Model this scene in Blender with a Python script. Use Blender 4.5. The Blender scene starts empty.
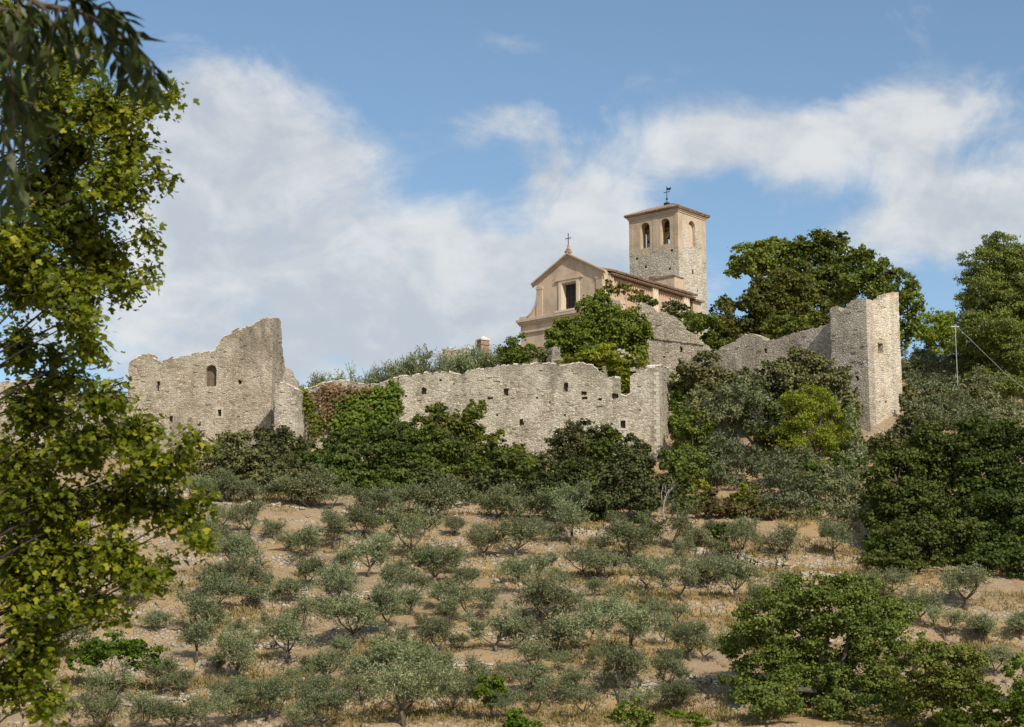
import bpy, math, random
import numpy as np
from mathutils import Vector, noise as mnoise
from mathutils.geometry import tessellate_polygon
rnd = random.Random(7)
rng = np.random.default_rng(11)
S = bpy.context.scene
COL = S.collection

# ------------------------------------------------------------------ camera
F = 1911.0
PITCH = math.atan((725 - 363.5) / F)
cam_d = bpy.data.cameras.new('camera')
cam = bpy.data.objects.new('camera', cam_d); COL.objects.link(cam)
cam.location = (0, 0, 0); cam.rotation_euler = (math.pi / 2 + PITCH, 0, 0)
cam_d.sensor_width = 36.0; cam_d.lens = 36.0 * F / 1024
cam_d.clip_start = 0.1; cam_d.clip_end = 20000
cam_d.dof.use_dof = True; cam_d.dof.focus_distance = 140; cam_d.dof.aperture_fstop = 5.6
S.camera = cam

def ray(px, py):
    xc = (px - 512) / F; yc = (363.5 - py) / F
    return np.array([xc, math.cos(PITCH) - yc * math.sin(PITCH), math.sin(PITCH) + yc * math.cos(PITCH)])
def P(px, py, Y):
    d = ray(px, py); return d * (Y / d[1])

# ------------------------------------------------------------------ sun, sky, exposure
SUN_EL = math.radians(39); SUN_AZ = math.radians(152)     # azimuth clockwise from +Y (view direction)
sun_dir = np.array([math.sin(SUN_AZ) * math.cos(SUN_EL), math.cos(SUN_AZ) * math.cos(SUN_EL), math.sin(SUN_EL)])
sl = bpy.data.lights.new('sun', 'SUN'); sl.energy = 4.0; sl.angle = math.radians(0.5); sl.color = (1, 0.91, 0.77)
so = bpy.data.objects.new('sun', sl); COL.objects.link(so)
so.rotation_euler = Vector(sun_dir.tolist()).to_track_quat('Z', 'Y').to_euler()
so.location = (60, -60, 90)
S.view_settings.view_transform = 'Standard'; S.view_settings.look = 'None'
S.view_settings.exposure = 0.12; S.view_settings.gamma = 1.0; S.view_settings.use_curve_mapping = False

world = bpy.data.worlds.new('World'); S.world = world; world.use_nodes = True
class NT:
    def __init__(s, tree): s.t = tree; s.n = tree.nodes; s.l = tree.links
    def new(s, typ, **kw):
        n = s.n.new(typ)
        for k, v in kw.items(): setattr(n, k, v)
        return n
    def put(s, sock, v):
        if hasattr(v, 'is_output'): s.l.new(v, sock)
        elif v is not None: sock.default_value = v
    def m(s, op, a, b=None, c=None, clamp=False):
        n = s.new('ShaderNodeMath', operation=op, use_clamp=clamp)
        s.put(n.inputs[0], a)
        if b is not None: s.put(n.inputs[1], b)
        if c is not None: s.put(n.inputs[2], c)
        return n.outputs[0]
    def mix(s, f, a, b, blend='MIX'):
        n = s.new('ShaderNodeMix', data_type='RGBA', blend_type=blend)
        s.put(n.inputs[0], f); s.put(n.inputs[6], a); s.put(n.inputs[7], b); return n.outputs[2]
    def noise(s, vec, scale, detail=4, rough=.55, dist=0.0):
        n = s.new('ShaderNodeTexNoise'); s.put(n.inputs['Vector'], vec)
        n.inputs['Scale'].default_value = scale; n.inputs['Detail'].default_value = detail
        n.inputs['Roughness'].default_value = rough; n.inputs['Distortion'].default_value = dist
        return n.outputs[0]
    def ss(s, v, a, b, lo=0.0, hi=1.0):
        n = s.new('ShaderNodeMapRange', interpolation_type='SMOOTHSTEP')
        s.put(n.inputs[0], v); n.inputs[1].default_value = a; n.inputs[2].default_value = b
        n.inputs[3].default_value = lo; n.inputs[4].default_value = hi; return n.outputs[0]
    def vm(s, vec, scale):
        n = s.new('ShaderNodeVectorMath', operation='MULTIPLY'); s.put(n.inputs[0], vec)
        n.inputs[1].default_value = scale; return n.outputs[0]
    def vadd(s, a, b):
        n = s.new('ShaderNodeVectorMath', operation='ADD'); s.put(n.inputs[0], a); s.put(n.inputs[1], b); return n.outputs[0]

def build_sky():
    w = NT(world.node_tree); w.n.clear()
    out = w.new('ShaderNodeOutputWorld'); bg = w.new('ShaderNodeBackground')
    sky = w.new('ShaderNodeTexSky', sky_type='NISHITA', sun_disc=False)
    sky.sun_elevation = SUN_EL; sky.sun_rotation = SUN_AZ
    sky.air_density = 1.0; sky.dust_density = 0.3; sky.ozone_density = 2.5
    tc = w.new('ShaderNodeTexCoord'); d = tc.outputs['Generated']
    sep = w.new('ShaderNodeSeparateXYZ'); w.l.new(d, sep.inputs[0])
    yy = w.m('MAXIMUM', w.m('ABSOLUTE', sep.outputs[1]), 0.08)
    u = w.m('DIVIDE', sep.outputs[0], yy); v = w.m('DIVIDE', sep.outputs[2], yy)
    acc = None
    blobs = [(200, 112, 70, 62, .85), (235, 165, 85, 60, .6), (180, 260, 140, 120, .6), (330, 260, 120, 80, .95), (420, 290, 130, 55, .9), (480, 270, 70, 35, .5),
             (330, 165, 60, 40, .6), (220, 330, 160, 60, .4), (490, 128, 62, 26, .6), (570, 185, 52, 40, .8), (610, 250, 70, 45, .6), (660, 150, 60, 30, .55),
             (740, 130, 70, 30, .6), (800, 160, 42, 34, .75), (850, 135, 60, 34, .55), (905, 170, 42, 60, .55), (975, 110, 90, 34, .75), (985, 215, 75, 50, 1.0),
             (900, 240, 60, 40, .5), (455, 205, 40, 20, .3), (600, 215, 60, 30, .3), (390, 335, 170, 45, .6), (200, 300, 110, 60, .3), (760, 270, 120, 60, .15)]
    for (px, py, rx, ry, k) in blobs:
        r = ray(px, py); u0 = r[0] / r[1]; v0 = r[2] / r[1]
        a = w.m('MULTIPLY', w.m('SUBTRACT', u, float(u0)), F / rx); b = w.m('MULTIPLY', w.m('SUBTRACT', v, float(v0)), F / ry)
        q = w.m('ADD', w.m('MULTIPLY', a, a), w.m('MULTIPLY', b, b))
        g = w.m('MULTIPLY', w.m('EXPONENT', w.m('MULTIPLY', q, -0.8)), k)
        acc = g if acc is None else w.m('ADD', acc, g)
    dn = w.vm(d, (1, 1, 1.5))
    n1 = w.noise(dn, 12, 10, .6, .9); n2 = w.noise(dn, 34, 6, .6, .3); n3 = w.noise(dn, 14, 5, .55, .5)
    back = w.m('MULTIPLY', w.m('LESS_THAN', sep.outputs[1], 0.0), 0.45)
    dens = w.m('ADD', w.m('ADD', w.m('MINIMUM', acc, 1.0), back), w.m('ADD', w.m('MULTIPLY', w.m('SUBTRACT', n1, .5), 1.9), w.m('MULTIPLY', w.m('SUBTRACT', n2, .5), .55)))
    mask = w.ss(dens, .18, .92, 0, .92)
    lum = w.ss(w.m('ADD', n3, w.m('MULTIPLY', w.m('SUBTRACT', n2, .5), .5)), .3, .72)
    cloud = w.mix(lum, (5.2, 5.65, 6.2, 1), (7.6, 7.7, 7.7, 1))
    skc = w.mix(1.0, sky.outputs[0], (1.28, 1.3, 1.24, 1), 'MULTIPLY')
    col = w.mix(mask, skc, cloud)
    w.l.new(col, bg.inputs[0]); bg.inputs[1].default_value = 0.095
    w.l.new(bg.outputs[0], out.inputs[0])
build_sky()

# ------------------------------------------------------------------ object helpers
def tag(o, label=None, cat=None, group=None, kind=None):
    if label: o['label'] = label
    if cat: o['category'] = cat
    if group: o['group'] = group
    if kind: o['kind'] = kind
    return o
def empty(name, loc, rz=0.0):
    o = bpy.data.objects.new(name, None); COL.objects.link(o)
    o.location = [float(c) for c in loc]; o.rotation_euler = (0, 0, rz); o.empty_display_size = .5
    return o
def mesh_obj(name, verts, faces, mat, parent=None, loc=None, rz=0.0, smooth=False):
    me = bpy.data.meshes.new(name)
    me.from_pydata([tuple(map(float, v)) for v in verts], [], faces); me.update()
    if smooth: me.polygons.foreach_set('use_smooth', [True] * len(me.polygons))
    o = bpy.data.objects.new(name, me); COL.objects.link(o)
    if mat: me.materials.append(mat)
    if parent: o.parent = parent
    if loc is not None: o.location = [float(c) for c in loc]
    if rz: o.rotation_euler = (0, 0, rz)
    return o
def np_mesh(name, verts, faces, k, mat, parent=None, loc=None):
    """verts (N,3), faces (M,k) numpy arrays"""
    me = bpy.data.meshes.new(name); n = len(verts); m = len(faces)
    me.vertices.add(n); me.vertices.foreach_set('co', np.ascontiguousarray(verts, dtype=np.float32).ravel())
    me.loops.add(m * k); me.loops.foreach_set('vertex_index', np.ascontiguousarray(faces, dtype=np.int32).ravel())
    me.polygons.add(m); me.polygons.foreach_set('loop_start', np.arange(0, m * k, k, dtype=np.int32))
    me.polygons.foreach_set('loop_total', np.full(m, k, dtype=np.int32))
    me.update(calc_edges=True); me.validate()
    o = bpy.data.objects.new(name, me); COL.objects.link(o)
    if mat: me.materials.append(mat)
    if parent: o.parent = parent
    if loc is not None: o.location = [float(c) for c in loc]
    return o
class MB:
    def __init__(s): s.v = []; s.f = []
    def box(s, x0, x1, y0, y1, z0, z1):
        b = len(s.v)
        s.v += [(x0, y0, z0), (x1, y0, z0), (x1, y1, z0), (x0, y1, z0), (x0, y0, z1), (x1, y0, z1), (x1, y1, z1), (x0, y1, z1)]
        s.f += [tuple(b + i for i in q) for q in ((3, 2, 1, 0), (4, 5, 6, 7), (0, 1, 5, 4), (1, 2, 6, 5), (2, 3, 7, 6), (3, 0, 4, 7))]; return s
    def tube(s, pts, rad, n=7, cap=True):
        pts = [Vector([float(c) for c in p]) for p in pts]; b = len(s.v)
        for i, p in enumerate(pts):
            t = (pts[min(i + 1, len(pts) - 1)] - pts[max(i - 1, 0)]).normalized()
            a = t.orthogonal().normalized() if abs(t.z) > .9 else t.cross(Vector((0, 0, 1))).normalized()
            if abs(t.z) > .9: a = (Vector((1, 0, 0)) - t * t.x).normalized()
            c = t.cross(a)
            for k in range(n):
                th = 2 * math.pi * k / n; q = p + (a * math.cos(th) + c * math.sin(th)) * rad[i]; s.v.append(tuple(q))
        for i in range(len(pts) - 1):
            for k in range(n):
                s.f.append((b + i * n + k, b + i * n + (k + 1) % n, b + (i + 1) * n + (k + 1) % n, b + (i + 1) * n + k))
        if cap:
            s.f.append(tuple(b + k for k in range(n))[::-1]); s.f.append(tuple(b + (len(pts) - 1) * n + k for k in range(n)))
        return s
    def lathe(s, prof, c=(0, 0, 0), n=14):
        b = len(s.v)
        for (r, z) in prof:
            for k in range(n):
                th = 2 * math.pi * k / n; s.v.append((c[0] + r * math.cos(th), c[1] + r * math.sin(th), c[2] + z))
        for i in range(len(prof) - 1):
            for k in range(n):
                s.f.append((b + i * n + k, b + i * n + (k + 1) % n, b + (i + 1) * n + (k + 1) % n, b + (i + 1) * n + k))
        return s
    def prism(s, loops, y0, y1):
        """2D loops (first outer, others holes) in x,z extruded from y0 to y1"""
        b = len(s.v); flat = [p for lp in loops for p in lp]; n = len(flat)
        s.v += [(p[0], y0, p[1]) for p in flat] + [(p[0], y1, p[1]) for p in flat]
        tris = tessellate_polygon([[Vector((p[0], p[1], 0)) for p in lp] for lp in loops])
        for t in tris:
            a, c, e = [flat[i] for i in t]
            ar = (c[0] - a[0]) * (e[1] - a[1]) - (e[0] - a[0]) * (c[1] - a[1])
            if abs(ar) < 1e-9: continue
            t = t if ar > 0 else t[::-1]
            s.f.append(tuple(b + i for i in t)); s.f.append(tuple(b + n + i for i in t[::-1]))
        o = 0
        for li, lp in enumerate(loops):
            m = len(lp); area = sum(lp[i][0] * lp[(i + 1) % m][1] - lp[(i + 1) % m][0] * lp[i][1] for i in range(m))
            for i in range(m):
                j = (i + 1) % m; q = (b + o + i, b + n + o + i, b + n + o + j, b + o + j)
                if (area > 0) != (li == 0): q = q[::-1]
                s.f.append(q)
            o += m
        return s
    def obj(s, name, mat, parent=None, loc=None, rz=0.0, smooth=False): return mesh_obj(name, s.v, s.f, mat, parent, loc, rz, smooth)

# ------------------------------------------------------------------ materials
def mat_new(name):
    m = bpy.data.materials.new(name); m.use_nodes = True; t = NT(m.node_tree)
    b = t.n['Principled BSDF']; b.inputs['Specular IOR Level'].default_value = .2; b.inputs['Roughness'].default_value = .9
    return m, t, b
def plain(name, c, rough=.8, metal=0.0):
    m, t, b = mat_new(name); tc = t.new('ShaderNodeTexCoord')
    n = t.noise(tc.outputs['Object'], 6, 5, .6)
    col = t.mix(t.ss(n, .3, .7), tuple(x * .75 for x in c) + (1,), tuple(min(1, x * 1.2) for x in c) + (1,))
    t.put(b.inputs['Base Color'], col); b.inputs['Roughness'].default_value = rough; b.inputs['Metallic'].default_value = metal
    return m
def stone_mat(name, c1, c2, c3, mortar, sx=3.0, sz=6.2, stain=.6, red=None, plaster=None, top=None):
    """irregular coursed rubble: Voronoi cells give each stone its tone, joints are recessed"""
    m, t, b = mat_new(name); tc = t.new('ShaderNodeTexCoord'); o = tc.outputs['Object']
    wob = t.new('ShaderNodeTexNoise'); t.put(wob.inputs['Vector'], o); wob.inputs['Scale'].default_value = 1.1; wob.inputs['Detail'].default_value = 3
    vec = t.vadd(t.vm(o, (sx, sx, sz)), t.vm(wob.outputs['Color'], (1.3, 1.3, 2.2)))
    v1 = t.new('ShaderNodeTexVoronoi', feature='F1'); t.put(v1.inputs['Vector'], vec); v1.inputs['Scale'].default_value = 1; v1.inputs['Randomness'].default_value = .95
    ve = t.new('ShaderNodeTexVoronoi', feature='DISTANCE_TO_EDGE'); t.put(ve.inputs['Vector'], vec); ve.inputs['Scale'].default_value = 1; ve.inputs['Randomness'].default_value = .95
    sc = t.new('ShaderNodeSeparateColor'); t.put(sc.inputs[0], v1.outputs['Color'])
    col = t.mix(t.ss(sc.outputs[0], .1, .9), c1 + (1,), c2 + (1,))
    col = t.mix(t.ss(sc.outputs[1], .62, .95), col, c3 + (1,))
    fine = t.noise(o, 14, 5, .65)
    col = t.mix(t.ss(fine, .3, .75, 0, .45), col, mortar + (1,))
    big = t.noise(t.vm(o, (1, 1, .5)), .55, 8, .68)
    col = t.mix(t.ss(big, .48, .72, 0, stain), col, tuple(x * .52 for x in c1) + (1,))
    stk = t.noise(t.vm(o, (1.6, 1.6, .16)), 1.0, 6, .7)
    col = t.mix(t.ss(stk, .5, .74, 0, stain * .85), col, tuple(x * .42 for x in c1) + (1,))
    lich = t.noise(o, 1.7, 7, .75)
    col = t.mix(t.ss(lich, .55, .72, 0, stain * .6), col, (c1[0] * .5, c1[1] * .5, c1[2] * .48, 1))
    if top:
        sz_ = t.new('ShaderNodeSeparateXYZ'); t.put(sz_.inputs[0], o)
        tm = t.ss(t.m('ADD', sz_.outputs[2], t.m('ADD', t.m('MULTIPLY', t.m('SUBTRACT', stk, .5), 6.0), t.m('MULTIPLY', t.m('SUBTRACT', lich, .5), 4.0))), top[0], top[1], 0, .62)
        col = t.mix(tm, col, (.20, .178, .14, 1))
    if red: col = t.mix(t.ss(t.noise(o, .8, 5, .6), .5, .66, 0, .75), col, red + (1,))
    joint = t.ss(ve.outputs['Distance'], .0, .10)
    jn = t.noise(o, .9, 4, .5)
    jc = t.mix(t.ss(jn, .35, .65), tuple(x * .5 for x in mortar) + (1,), mortar + (1,))
    col = t.mix(joint, jc, col)
    patch = t.noise(o, .38, 3, .5)
    col = t.mix(t.ss(patch, .45, .62, 0, .4), col, tuple(min(1, x * 1.12) for x in c3) + (1,))
    h = t.m('ADD', t.m('MULTIPLY', t.ss(ve.outputs['Distance'], .0, .22), t.m('ADD', t.m('MULTIPLY', sc.outputs[2], .7), .3)), t.m('MULTIPLY', fine, .35))
    if plaster:
        pc, zlo, zhi = plaster
        sp = t.new('ShaderNodeSeparateXYZ'); t.put(sp.inputs[0], o)
        pm = t.ss(t.m('ADD', sp.outputs[2], t.m('MULTIPLY', t.m('SUBTRACT', t.noise(o, .55, 6, .65), .5), 5.0)), zlo, zhi)
        pcol = t.mix(t.ss(t.noise(o, .7, 7, .65), .35, .7), pc + (1,), tuple(x * .72 for x in pc) + (1,))
        col = t.mix(pm, col, pcol); h = t.m('MULTIPLY', h, t.m('SUBTRACT', 1.0, t.m('MULTIPLY', pm, .8)))
    t.put(b.inputs['Base Color'], col)
    bp = t.new('ShaderNodeBump'); bp.inputs['Strength'].default_value = 1; bp.inputs['Distance'].default_value = .06
    t.put(bp.inputs['Height'], h); t.l.new(bp.outputs[0], b.inputs['Normal'])
    return m
def plaster_mat(name, c, dark, light, amt=.6):
    m, t, b = mat_new(name); tc = t.new('ShaderNodeTexCoord'); o = tc.outputs['Object']
    n1 = t.noise(t.vm(o, (1, 1, .6)), .7, 8, .65); n2 = t.noise(o, 2.2, 6, .6); n3 = t.noise(t.vm(o, (3, 3, .35)), 1.3, 4, .6)
    col = t.mix(t.ss(n1, .42, .62, 0, amt), c + (1,), dark + (1,)); col = t.mix(t.ss(n2, .55, .75, 0, .55), col, light + (1,))
    col = t.mix(t.ss(n3, .52, .75, 0, .45), col, dark + (1,))
    t.put(b.inputs['Base Color'], col)
    bp = t.new('ShaderNodeBump'); bp.inputs['Strength'].default_value = .5; bp.inputs['Distance'].default_value = .04
    t.put(bp.inputs['Height'], t.noise(o, 5, 6, .7)); t.l.new(bp.outputs[0], b.inputs['Normal'])
    return m
def leaf_mat(name, c1, c2, c3=None, f3=.1, trans=.3, rough=.7, clump=1.2, spec=.1):
    m = bpy.data.materials.new(name); m.use_nodes = True; t = NT(m.node_tree); b = t.n['Principled BSDF']; out = t.n['Material Output']
    g = t.new('ShaderNodeNewGeometry'); oi = t.new('ShaderNodeObjectInfo'); tc = t.new('ShaderNodeTexCoord')
    r = g.outputs['Random Per Island']
    n = t.noise(tc.outputs['Object'], clump, 3, .6)
    col = t.mix(t.m('ADD', t.m('MULTIPLY', r, .55), t.m('MULTIPLY', t.ss(n, .3, .7), .45)), c1 + (1,), c2 + (1,))
    if c3: col = t.mix(t.ss(t.m('ADD', t.m('MULTIPLY', t.m('FRACT', t.m('MULTIPLY', r, 37.7)), .6), t.m('MULTIPLY', n, .5)), 1 - f3 - .22, 1 - f3 + .02), col, c3 + (1,))
    hs = t.new('ShaderNodeHueSaturation'); t.put(hs.inputs['Color'], col)
    t.put(hs.inputs['Value'], t.m('ADD', t.m('MULTIPLY', oi.outputs['Random'], .55), .74)); t.put(hs.inputs['Hue'], t.m('ADD', t.m('MULTIPLY', t.m('FRACT', t.m('MULTIPLY', oi.outputs['Random'], 13.3)), .03), .487))
    col = hs.outputs[0]
    t.put(b.inputs['Base Color'], col); b.inputs['Roughness'].default_value = rough; b.inputs['Specular IOR Level'].default_value = spec
    tr = t.new('ShaderNodeBsdfTranslucent'); t.put(tr.inputs[0], t.mix(1.0, col, (1.25, 1.3, .7, 1), 'MULTIPLY'))
    mx = t.new('ShaderNodeMixShader'); mx.inputs[0].default_value = trans
    t.l.new(b.outputs[0], mx.inputs[1]); t.l.new(tr.outputs[0], mx.inputs[2]); t.l.new(mx.outputs[0], out.inputs[0])
    return m
def bark_mat(name, c):
    m, t, b = mat_new(name); tc = t.new('ShaderNodeTexCoord'); o = tc.outputs['Object']
    n = t.noise(t.vm(o, (6, 6, 1.5)), 1.5, 6, .65)
    t.put(b.inputs['Base Color'], t.mix(t.ss(n, .3, .7), tuple(x * .5 for x in c) + (1,), tuple(x * 1.3 for x in c) + (1,)))
    bp = t.new('ShaderNodeBump'); bp.inputs['Strength'].default_value = .8; bp.inputs['Distance'].default_value = .05
    t.put(bp.inputs['Height'], n); t.l.new(bp.outputs[0], b.inputs['Normal']); return m

M = {}
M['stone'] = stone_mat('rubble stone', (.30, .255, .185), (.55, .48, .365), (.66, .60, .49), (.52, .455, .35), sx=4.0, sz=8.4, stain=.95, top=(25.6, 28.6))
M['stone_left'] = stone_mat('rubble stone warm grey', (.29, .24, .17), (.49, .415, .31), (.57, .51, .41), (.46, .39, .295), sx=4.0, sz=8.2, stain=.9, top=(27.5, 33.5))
M['stone_red'] = stone_mat('rubble stone with rusty dry creeper', (.33, .28, .22), (.44, .38, .3), (.5, .45, .38), (.38, .33, .26), red=(.17, .085, .04))
M['stone_upper'] = stone_mat('upper wall rubble', (.30, .255, .185), (.50, .43, .325), (.58, .52, .42), (.47, .405, .31), sx=3.2, sz=6.4, stain=.8)
M['stone_tower'] = stone_mat('gate tower stone', (.50, .42, .31), (.66, .57, .44), (.74, .68, .57), (.62, .53, .40), sx=3.2, sz=6, stain=.45, red=(.56, .40, .23))  # sunlight put into the colour: brighter, warmer copy for the right face
M['stone_tower_grey'] = stone_mat('gate tower grey stone', (.35, .30, .23), (.50, .44, .35), (.58, .53, .44), (.46, .40, .31), sx=3.2, sz=7, stain=.5)  # duller copy: weaker light on the left face put into the colour
M['cap'] = plain('pale lime mortar cap', (.62, .58, .49), .95)
M['quoin'] = plain('pale dressed stone', (.50, .45, .365), .9)
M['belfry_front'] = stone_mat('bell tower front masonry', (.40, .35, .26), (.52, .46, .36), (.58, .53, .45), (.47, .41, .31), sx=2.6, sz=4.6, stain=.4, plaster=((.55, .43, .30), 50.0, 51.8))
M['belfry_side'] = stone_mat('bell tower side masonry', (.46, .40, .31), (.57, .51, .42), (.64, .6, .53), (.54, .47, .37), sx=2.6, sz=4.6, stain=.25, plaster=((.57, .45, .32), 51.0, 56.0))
M['plaster'] = plaster_mat('ochre church plaster', (.60, .46, .33), (.40, .31, .225), (.68, .56, .44), .75)
M['plaster_pink'] = plaster_mat('pinkish side plaster', (.54, .375, .26), (.42, .29, .2), (.62, .48, .35), .5)
M['plaster_pale'] = plaster_mat('pale moulding plaster', (.56, .45, .335), (.40, .32, .24), (.64, .55, .44), .5)
M['cream'] = plaster_mat('cream painted surround', (.68, .58, .44), (.52, .43, .32), (.74, .66, .53), .35)
M['tile'] = stone_mat('terracotta roof tiles', (.26, .15, .09), (.36, .22, .14), (.42, .33, .25), (.25, .17, .11), sx=4.5, sz=4.5, stain=.4)
M['soffit'] = plain('timber eaves', (.2, .13, .085), .85)
M['dark'] = plain('dark interior', (.03, .026, .022), .95)
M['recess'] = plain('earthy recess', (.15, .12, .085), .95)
M['window'] = plain('old window boards', (.055, .045, .042), .6)
M['bronze'] = plain('weathered bronze', (.09, .085, .06), .5, .8)
M['iron'] = plain('wrought iron', (.05, .05, .055), .6, .6)
M['brick'] = stone_mat('old red brick', (.36, .17, .10), (.46, .25, .16), (.5, .33, .24), (.42, .33, .26), sx=5, sz=10, stain=.3)
M['steel'] = plain('galvanised steel', (.45, .48, .5), .5, .3)
M['bark'] = bark_mat('grey brown bark', (.13, .105, .08))
M['bark_olive'] = bark_mat('olive bark', (.15, .125, .095))
M['bark_dark'] = bark_mat('dark damp bark', (.055, .042, .032))  # one even dark tone for the foreground trunk and branches
M['bark_dead'] = bark_mat('bleached dead wood', (.36, .33, .29))
M['olive'] = leaf_mat('olive leaf', (0.125, 0.145, 0.066), (0.28, 0.305, 0.16), (0.4, 0.41, 0.27), .10, .18, .7)
M['olive_dark'] = leaf_mat('old olive leaf', (0.105, 0.12, 0.055), (0.245, 0.265, 0.135), (0.33, 0.34, 0.2), .08, .18, .7)
M['oak'] = leaf_mat('oak leaf', (0.075, 0.108, 0.022), (0.25, 0.295, 0.058), None, .1, .3)
M['oak_dark'] = leaf_mat('dark oak leaf', (0.042, 0.062, 0.016), (0.15, 0.185, 0.04), None, .1, .22)
M['oak_lower'] = leaf_mat('downy oak leaf', (0.055, 0.076, 0.018), (0.195, 0.22, 0.046), (0.25, 0.235, 0.06), .06, .25)
M['holm'] = leaf_mat('holm oak leaf', (0.072, 0.078, 0.03), (0.195, 0.198, 0.078), (0.25, 0.22, 0.115), .07, .15)
M['rusty'] = leaf_mat('turning leaf', (0.08, 0.098, 0.024), (0.185, 0.205, 0.045), (0.24, 0.18, 0.05), .22, .3)
M['yellowgreen'] = leaf_mat('yellow green leaf', (0.12, 0.15, 0.018), (0.3, 0.31, 0.035), (0.36, 0.31, 0.05), .1, .35)
M['ivy'] = leaf_mat('ivy leaf', (0.06, 0.09, 0.014), (0.2, 0.235, 0.036), None, .1, .25)
M['ivy_mid'] = leaf_mat('ivy leaf in sun', (0.07, 0.095, 0.015), (0.21, 0.23, 0.035), (0.28, 0.25, 0.04), .08, .28)  # slightly yellower green than the plain ivy
M['pine'] = leaf_mat('pine needle', (0.07, 0.098, 0.024), (0.205, 0.24, 0.058), (0.28, 0.27, 0.075), .08, .2)
M['pine_light'] = leaf_mat('young pine needle', (0.11, 0.15, 0.016), (0.26, 0.295, 0.032), (0.32, 0.31, 0.05), .08, .28)
M['bush'] = leaf_mat('bright shrub leaf', (0.055, 0.095, 0.012), (0.16, 0.22, 0.026), None, .1, .3)
M['fore'] = leaf_mat('maple leaf', (0.08, 0.105, 0.008), (0.31, 0.315, 0.015), (0.54, 0.47, 0.04), .12, .5, .45, 1.6, .3)
M['ash'] = leaf_mat('ash leaf', (0.022, 0.038, 0.009), (0.075, 0.105, 0.026), None, .1, .3, .4, 1.2, .3)
M['drybush'] = leaf_mat('dry bush leaf', (.13, .09, .045), (.22, .17, .08), (.16, .18, .05), .2, .2)
M['straw'] = leaf_mat('dry grass', (.29, .195, .085), (.42, .31, .15), (.25, .26, .1), .06, .2, .8)
M['dryivy'] = leaf_mat('dry creeper leaf', (0.15, 0.09, 0.045), (0.25, 0.165, 0.085), (0.13, 0.135, 0.045), .15, .2)

def ground_mat():
    m, t, b = mat_new('dry terraced hillside'); g = t.new('ShaderNodeNewGeometry'); p = g.outputs['Position']
    n1 = t.noise(p, .16, 7, .62); n2 = t.noise(p, .9, 6, .65); n3 = t.noise(p, 6, 5, .7); n4 = t.noise(p, .35, 5, .6)
    col = t.mix(t.ss(n1, .36, .62), (.37, .27, .17, 1), (.40, .27, .125, 1))
    col = t.mix(t.ss(n2, .5, .7, 0, .75), col, (.27, .165, .075, 1))
    col = t.mix(t.ss(n3, .5, .75, 0, .5), col, (.46, .37, .25, 1))
    col = t.mix(t.ss(n4, .6, .72, 0, .65), col, (.19, .18, .07, 1))
    v = t.new('ShaderNodeTexVoronoi', feature='F1'); t.put(v.inputs['Vector'], p); v.inputs['Scale'].default_value = 3.6
    ve = t.new('ShaderNodeTexVoronoi', feature='DISTANCE_TO_EDGE'); t.put(ve.inputs['Vector'], p); ve.inputs['Scale'].default_value = 3.6
    sc = t.new('ShaderNodeSeparateColor'); t.put(sc.inputs[0], v.outputs['Color'])
    sepn = t.new('ShaderNodeSeparateXYZ'); t.put(sepn.inputs[0], g.outputs['True Normal'])
    steep = t.ss(sepn.outputs[2], .93, .84)
    scree = t.m('MULTIPLY', t.ss(t.noise(p, .28, 5, .6), .46, .6), .55)
    stm = t.m('MULTIPLY', t.m('MAXIMUM', t.m('MULTIPLY', steep, .85), scree), t.m('MULTIPLY', t.ss(ve.outputs['Distance'], .03, .1), t.ss(sc.outputs[0], .35, .45)))
    stc = t.mix(sc.outputs[1], (.33, .28, .21, 1), (.48, .42, .34, 1))
    col = t.mix(stm, col, stc); t.put(b.inputs['Base Color'], col)
    bp = t.new('ShaderNodeBump'); bp.inputs['Strength'].default_value = 1; bp.inputs['Distance'].default_value = .16
    t.put(bp.inputs['Height'], t.m('ADD', t.m('MULTIPLY', n3, .6), t.m('ADD', n2, t.m('MULTIPLY', stm, .8)))); t.l.new(bp.outputs[0], b.inputs['Normal'])
    return m
M['ground'] = ground_mat()

# ------------------------------------------------------------------ terrain
_tab = np.random.default_rng(5).random((256, 256))
def vnoise(x, y):
    x = np.asarray(x, float); y = np.asarray(y, float); xi = np.floor(x).astype(int); yi = np.floor(y).astype(int)
    fx = x - xi; fy = y - yi; fx = fx * fx * (3 - 2 * fx); fy = fy * fy * (3 - 2 * fy)
    g = lambda a, b: _tab[a & 255, b & 255]
    return (g(xi, yi) * (1 - fx) + g(xi + 1, yi) * fx) * (1 - fy) + (g(xi, yi + 1) * (1 - fx) + g(xi + 1, yi + 1) * fx) * fy - .5
def sstep(a, b, x):
    t = np.clip((np.asarray(x, float) - a) / (b - a), 0, 1); return t * t * (3 - 2 * t)
PY = [-4000, -400, -40, 0, 14, 40, 58, 70, 80, 88, 135, 150, 153]
PZ = [-8, -8, -2.2, -1.75, -2.1, -5.5, -6.5, -5.8, -3.6, -0.9, 15.9, 21.0, 21.6]
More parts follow.
